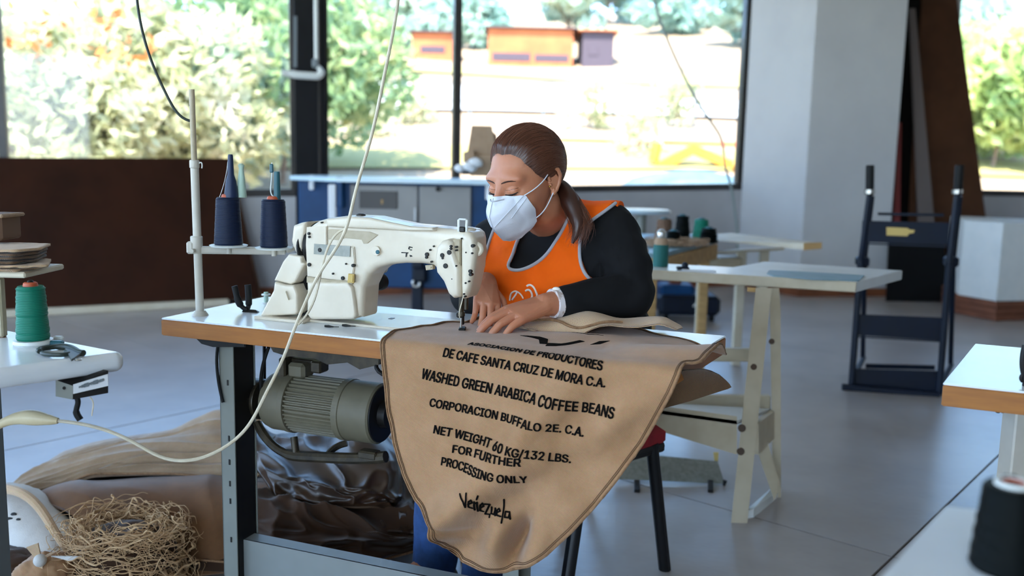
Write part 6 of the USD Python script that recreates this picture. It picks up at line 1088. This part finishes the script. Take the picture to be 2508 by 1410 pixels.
def loft_sack(label, rows, m, amp, fu, fv, seed, nu=90, nv=60, thick=.010, hem=True, sharp=2.0, long_=.0):
    """a sack lying in folds: rows are lines across it, each traced at its own depth (px, py, y); crease noise along the normal"""
    U = np.linspace(0, 1, nu); R_ = []
    for r in rows:
        p = np.array([ony(*q) for q in r]); s = np.r_[0, np.cumsum(np.linalg.norm(np.diff(p, axis=0), axis=1))]; R_.append(PchipInterpolator(s / s[-1], p)(U))
    S = PchipInterpolator(np.linspace(0, 1, len(rows)), np.array(R_))(np.linspace(0, 1, nv)); v = S.reshape(-1, 3)
    gu, gv = np.meshgrid(U, np.linspace(0, 1, nv)); i = np.arange(nu * nv).reshape(nv, nu); f = np.stack([i[:-1, :-1], i[1:, :-1], i[1:, 1:], i[:-1, 1:]], -1).reshape(-1, 4); f = np.vstack([f[:, [0, 1, 2]], f[:, [0, 2, 3]]])
    t = trimesh.Trimesh(v, f, process=False); n = np.array(t.vertex_normals); 
    if n[:, 2].mean() < 0: n = -n; f = f[:, ::-1]
    q = np.c_[gu.ravel() * fu, gv.ravel() * fv, np.full(v.shape[0], seed * 1.7)]; q[:, :2] += (meshkit.fbm(q * .6, 2, seed + 5)[:, None] - .5) * 1.6
    rdg = (1 - np.abs(2 * meshkit.noise(q, seed) - 1)) ** sharp + .5 * (1 - np.abs(2 * meshkit.noise(q * 2.3, seed + 1) - 1)) ** sharp
    edge = np.minimum(np.minimum(gu, 1 - gu), np.minimum(gv, 1 - gv)).ravel(); v = v + n * (amp * (rdg - .5) + long_ * np.sin(gv.ravel() * fv * 2.2 + 3 * gu.ravel()))[:, None] * np.clip(edge / .06, .25, 1)[:, None]
    v[:, 2] = np.maximum(v[:, 2], .010); w = v - n * thick; w[:, 2] = np.maximum(w[:, 2], .002); N = len(v); b = np.r_[i[0, :-1], i[:-1, -1], i[-1, :0:-1], i[:0:-1, 0]]; c = np.roll(b, -1)
    th = thing('sack', label, 'sack', (*v[:, :2].mean(0), 0)); obj('cloth', (np.vstack([v, w]), np.vstack([f, f[:, ::-1] + N, np.c_[b, b + N, c], np.c_[c, b + N, c + N]])), m, th, True)
    if hem: obj('hem', tube(v[i[-1, ::2]] + n[i[-1, ::2]] * .002, .0035, 6), 'stitch_brown' if m == 'glossy_sack' else 'hem_edge', th)
    return th
heap_sack('large dark brown sack at the bottom of the heap under the sewing table', [G(60, 1300), G(330, 1415), G(620, 1425), G(900, 1400), G(1040, 1310), G(1000, 1230), G(800, 1180), G(400, 1180), G(170, 1220)], dome(G(560, 1300), .8, .42, .10), .02, 1, 'sack_umber')
loft_sack('pale long sack draped over the back of the floor heap, left of table leg', [
    [(40, 1190, 2.95), (200, 1130, 3.05), (400, 1100, 3.1), (540, 1080, 3.1), (640, 1080, 3.1)],
    [(20, 1192, 2.72), (100, 1142, 2.76), (200, 1102, 2.78), (320, 1077, 2.8), (420, 1057, 2.8), (480, 1027, 2.8), (540, 1004, 2.8), (640, 1000, 2.8)],
    [(24, 1196, 2.66), (110, 1155, 2.69), (230, 1118, 2.71), (330, 1095, 2.73), (430, 1082, 2.73), (540, 1062, 2.72), (640, 1060, 2.72)],
    [(30, 1202, 2.60), (130, 1168, 2.63), (250, 1134, 2.64), (400, 1113, 2.66), (540, 1108, 2.66), (640, 1106, 2.66)],
    [(34, 1206, 2.585), (140, 1180, 2.60), (250, 1146, 2.61), (400, 1124, 2.63), (540, 1122, 2.63), (640, 1120, 2.63)],
    [(40, 1214, 2.57), (150, 1192, 2.57), (240, 1160, 2.58), (400, 1160, 2.59), (540, 1168, 2.59), (640, 1166, 2.59)]], 'sack_pale', .024, 1.6, 5, 2, 110, 90, sharp=3.0, long_=.006)
loft_sack('smooth brown sack in the heap between the jute waste and the table leg', [
    [(70, 1222, 2.70), (200, 1180, 2.70), (400, 1172, 2.72), (560, 1176, 2.72), (660, 1172, 2.72)],
    [(90, 1226, 2.50), (210, 1186, 2.50), (400, 1178, 2.52), (560, 1182, 2.52), (665, 1180, 2.52)],
    [(150, 1245, 2.42), (290, 1245, 2.40), (420, 1255, 2.40), (540, 1262, 2.40), (660, 1262, 2.40)],
    [(230, 1310, 2.36), (340, 1350, 2.33), (430, 1370, 2.32), (520, 1360, 2.34), (640, 1350, 2.34)],
    [(280, 1380, 2.36), (360, 1425, 2.33), (440, 1435, 2.30), (510, 1420, 2.34), (620, 1410, 2.36)]], 'sack_brown', .012, 2.2, 2.0, 3, 80, 60, sharp=1.5)
loft_sack('brown sack under the motor, spread out along the table cross rail', [
    [(610, 1190, 2.7), (760, 1180, 2.7), (900, 1190, 2.7), (1040, 1230, 2.7)], [(600, 1230, 2.45), (740, 1235, 2.43), (880, 1250, 2.45), (1060, 1262, 2.5)], [(600, 1290, 2.38), (740, 1300, 2.36), (900, 1310, 2.38), (1070, 1300, 2.45)], [(600, 1370, 2.36), (760, 1385, 2.34), (920, 1370, 2.36), (1075, 1325, 2.45)]], 'sack_umber', .045, 4, 5, 4, 120, 90, sharp=2.2)
loft_sack('glossy dark sack with sharp creases on top of the heap under the motor', [
    [(600, 1075, 2.95), (760, 1060, 2.95), (900, 1065, 2.95), (1010, 1110, 2.9)], [(600, 1092, 2.70), (740, 1082, 2.68), (880, 1084, 2.68), (980, 1120, 2.68), (1020, 1180, 2.7)], [(610, 1132, 2.58), (740, 1136, 2.55), (860, 1140, 2.52), (960, 1170, 2.54), (1015, 1225, 2.58)], [(650, 1180, 2.50), (760, 1196, 2.46), (870, 1205, 2.44), (950, 1222, 2.47), (1010, 1248, 2.52)], [(680, 1222, 2.46), (780, 1236, 2.43), (880, 1240, 2.42), (950, 1246, 2.46), (1005, 1262, 2.52)]], 'glossy_sack', .05, 4.5, 2.6, 5, 150, 110, sharp=2.6)
loft_sack('crumpled dark sack at the right end of the heap behind the hanging sack', [
    [(940, 1240, 2.62), (1020, 1225, 2.62), (1100, 1230, 2.62)], [(930, 1265, 2.46), (1010, 1260, 2.46), (1080, 1262, 2.48)], [(920, 1320, 2.40), (1000, 1312, 2.42), (1090, 1300, 2.46)]], 'glossy_sack', .03, 4, 3, 6, 70, 50, sharp=2.2)
loft_sack('pale sack corner on the far side of the heap, just left of the hanging sack', [
    [(880, 1082, 3.0), (980, 1070, 3.0), (1060, 1090, 3.0)], [(900, 1096, 2.86), (980, 1085, 2.84), (1060, 1110, 2.84)], [(930, 1135, 2.76), (1000, 1140, 2.74), (1070, 1170, 2.74)], [(950, 1200, 2.72), (1020, 1200, 2.70), (1075, 1220, 2.72)]], 'sack_pale', .02, 3, 3, 7, 70, 60)
ye = onz(880, 1300, .06)[1]
for k, (pts, lb) in enumerate(((((885, 1190), (882, 1215), (893, 1250), (886, 1290), (880, 1330)), 'long torn tan strip hanging down the front of the heap'), (((820, 1270), (845, 1290), (860, 1300)), 'short torn tan strip left of the long one'))):
    P3 = spline([ony(x, y, ye - .05 + .01 * i) for i, (x, y) in enumerate(pts)], 16); w = np.interp(np.linspace(0, 1, 16), [0, .4, .7, 1], [.006, .013, .012, .004]); obj('torn_strip', ring_loft([p + np.array([[c * a, s_ * .003, 0] for c, s_ in ((1, 0), (.4, 1), (-.4, 1), (-1, 0), (-.4, -1), (.4, -1))]) for p, a in zip(P3, w)]), 'jute', None, True, lb, 'cloth strip')
# jute waste: a wreath of loose fibres over a core
yj = 1.95; jc = onz(310, 1345, .10); rj2 = np.random.default_rng(21); t = thing('jute_waste', 'wreath of loose tan jute fibres and shreds on the floor at the bottom left', 'jute waste', (jc[0], jc[1], 0), None, 'stuff')
cv, cf = ball((0, 0, 0), 1, 4); cv = cv * [.135, .12, .10] * (1 + .35 * (meshkit.fbm(cv * 3.5, 4, 2)[:, None] - .5)); cv = cv + [jc[0], jc[1], .07]; cv[:, 2] = np.maximum(cv[:, 2], .004); obj('core', (cv, cf), 'sack_umber', t, True)
S = []; W_ = []
for k in range(1500):
    ph = rj2.uniform(0, 2 * PI); R = .115 + rj2.normal() * .028; z = .10 + rj2.uniform(-.08, .075); L = rj2.uniform(.4, 1.7); n = 9; u = np.linspace(0, 1, n); a = ph + u * L * rj2.choice([-1, 1]); wig = rj2.normal(size=(n, 3)).cumsum(0) * .0065; out = rj2.uniform() ** 3 * .05
    p = np.c_[jc[0] + (R + out * u) * np.cos(a), jc[1] + (R * .85 + out * u) * np.sin(a), z + .03 * np.sin(u * PI) * rj2.uniform(-.2, 1.2) - out * u * .8 * rj2.uniform(-.6, 1)] + wig
    if rj2.uniform() < .4: p[:, 2] = np.linspace(p[0, 2], .01, n) + wig[:, 2] * .4; p[:, :2] = np.c_[jc[0] + np.cos(ph + u * .3) * (.10 + .055 * u), jc[1] + np.sin(ph + u * .3) * (.09 + .05 * u)] + wig[:, :2] * .8
    p[:, 2] = np.maximum(p[:, 2], .006); S.append(p); W_.append(np.interp(u, [0, .5, 1], [.0012, rj2.choice([.0018, .0028, .0055], p=[.45, .35, .2]), .0006]))
curves('fibres', S, np.concatenate(W_), 'jute_fibre', t, 'stuff')
# white printed bundle at the left bottom corner and a small tied one before it
KB = 1.37
bq = lambda x, y, d=1.72: ony(x, y, d * KB)
t = thing('cloth_bundle', 'white printed cloth bundle with black marks in the bottom left corner', 'bundle', (*onz(60, 1405, 0)[:2], 0))
ax = [bq(-60, 1285, 1.85), bq(20, 1275, 1.8), bq(90, 1330, 1.74), bq(150, 1400, 1.70), bq(185, 1470, 1.68)]; ax = spline(ax, 26); rr = np.interp(np.linspace(0, 1, 26), [0, .3, .7, 1], np.array([.075, .078, .07, .045]) * KB); bv, bf = tube(ax, rr, 40); bv[:, 2] = np.maximum(bv[:, 2], .004); bv = bv + (meshkit.fbm(bv * 18, 4, 3)[:, None] - .5) * [.012, .012, .02]; obj('cloth', (bv, bf), 'cloth_white', t, True)
rim = spline([bq(-20, 1205, 1.76), bq(40, 1202, 1.72), bq(90, 1235, 1.69), (bq(140, 1310, 1.66)), bq(188, 1385, 1.64), bq(205, 1420, 1.63)], 24); obj('rolled_hem', tube(rim, np.interp(np.linspace(0, 1, 24), [0, .5, 1], [.014, .012, .008]), 10), 'jute_light', t)
kd2 = cKDTree(bv); mk_ = []
for x, y, w, h in ((18, 1268, .018, .007), (38, 1262, .012, .009), (48, 1272, .009, .006), (12, 1300, .010, .006), (32, 1305, .012, .008), (30, 1285, .006, .010), (5, 1285, .009, .005)):
    d = ray(x, y); ts = np.linspace(1.8, 2.7, 500); pts = np.array([0, 0, CZ]) + d * ts[:, None]; dd, _ = kd2.query(pts); k = np.argmin(dd); dirn = d / np.linalg.norm(d); p = bv[kd2.query(pts[k])[1]]; sx = np.array([1, 0, 0]); sy = np.cross(dirn, sx) * -1; v, f = ball((0, 0, 0), 1, 2); v = v * (1 + .5 * (meshkit.fbm(v * 2.5, 3, int(x))[:, None] - .5)); obj('printed_mark', (p + v[:, :1] * sx * w * .7 + v[:, 1:2] * sy * h * .7 + v[:, 2:] * dirn * .0025, f), 'black_print', t)
t = thing('cloth_bundle', 'small tan knotted cloth bundle in front of the jute waste, bottom left', 'bundle', (*onz(120, 1412, .05)[:2], .02)); kc = bq(100, 1378, 1.60); v, f = ball((0, 0, 0), .062, 4, (1.25, 1, .95)); v = v * (1 + .5 * (meshkit.fbm(v * 30, 4, 5)[:, None] - .5)); obj('cloth', (v + [kc[0] + .012, kc[1], .066], f), 'jute', t, True)
for k, (x1, y1, x2, y2) in enumerate(((96, 1372, 78, 1335), (96, 1372, 130, 1352), (100, 1372, 88, 1415), (130, 1362, 185, 1368))):
    a, b = bq(x1, y1, 1.57), bq(x2, y2, 1.565); obj('tie_end', hull([a + [s * .006, k2, 0] for s in (-1, 1) for k2 in (0, .004)] + [b + [s * .015, k2, s * .006] for s in (-1, 1) for k2 in (0, .004)]), 'jute_light' if k != 3 else 'cloth_white', t, False)
obj('knot', ball(bq(98, 1372, 1.565), .016, 2), 'cloth_white', t)
t = thing('cloth_bundle', 'round dark brown wad of cloth left of the small knotted bundle', 'bundle', (*onz(40, 1415, .03)[:2], .0)); kc = bq(40, 1392, 1.66); v, f = ball((0, 0, 0), .08, 4, (1.3, 1, .6)); v = v * (1 + .6 * (meshkit.fbm(v * 24, 4, 8)[:, None] - .5)); obj('cloth', (v + [kc[0], kc[1], .055], f), 'sack_umber', t, True)
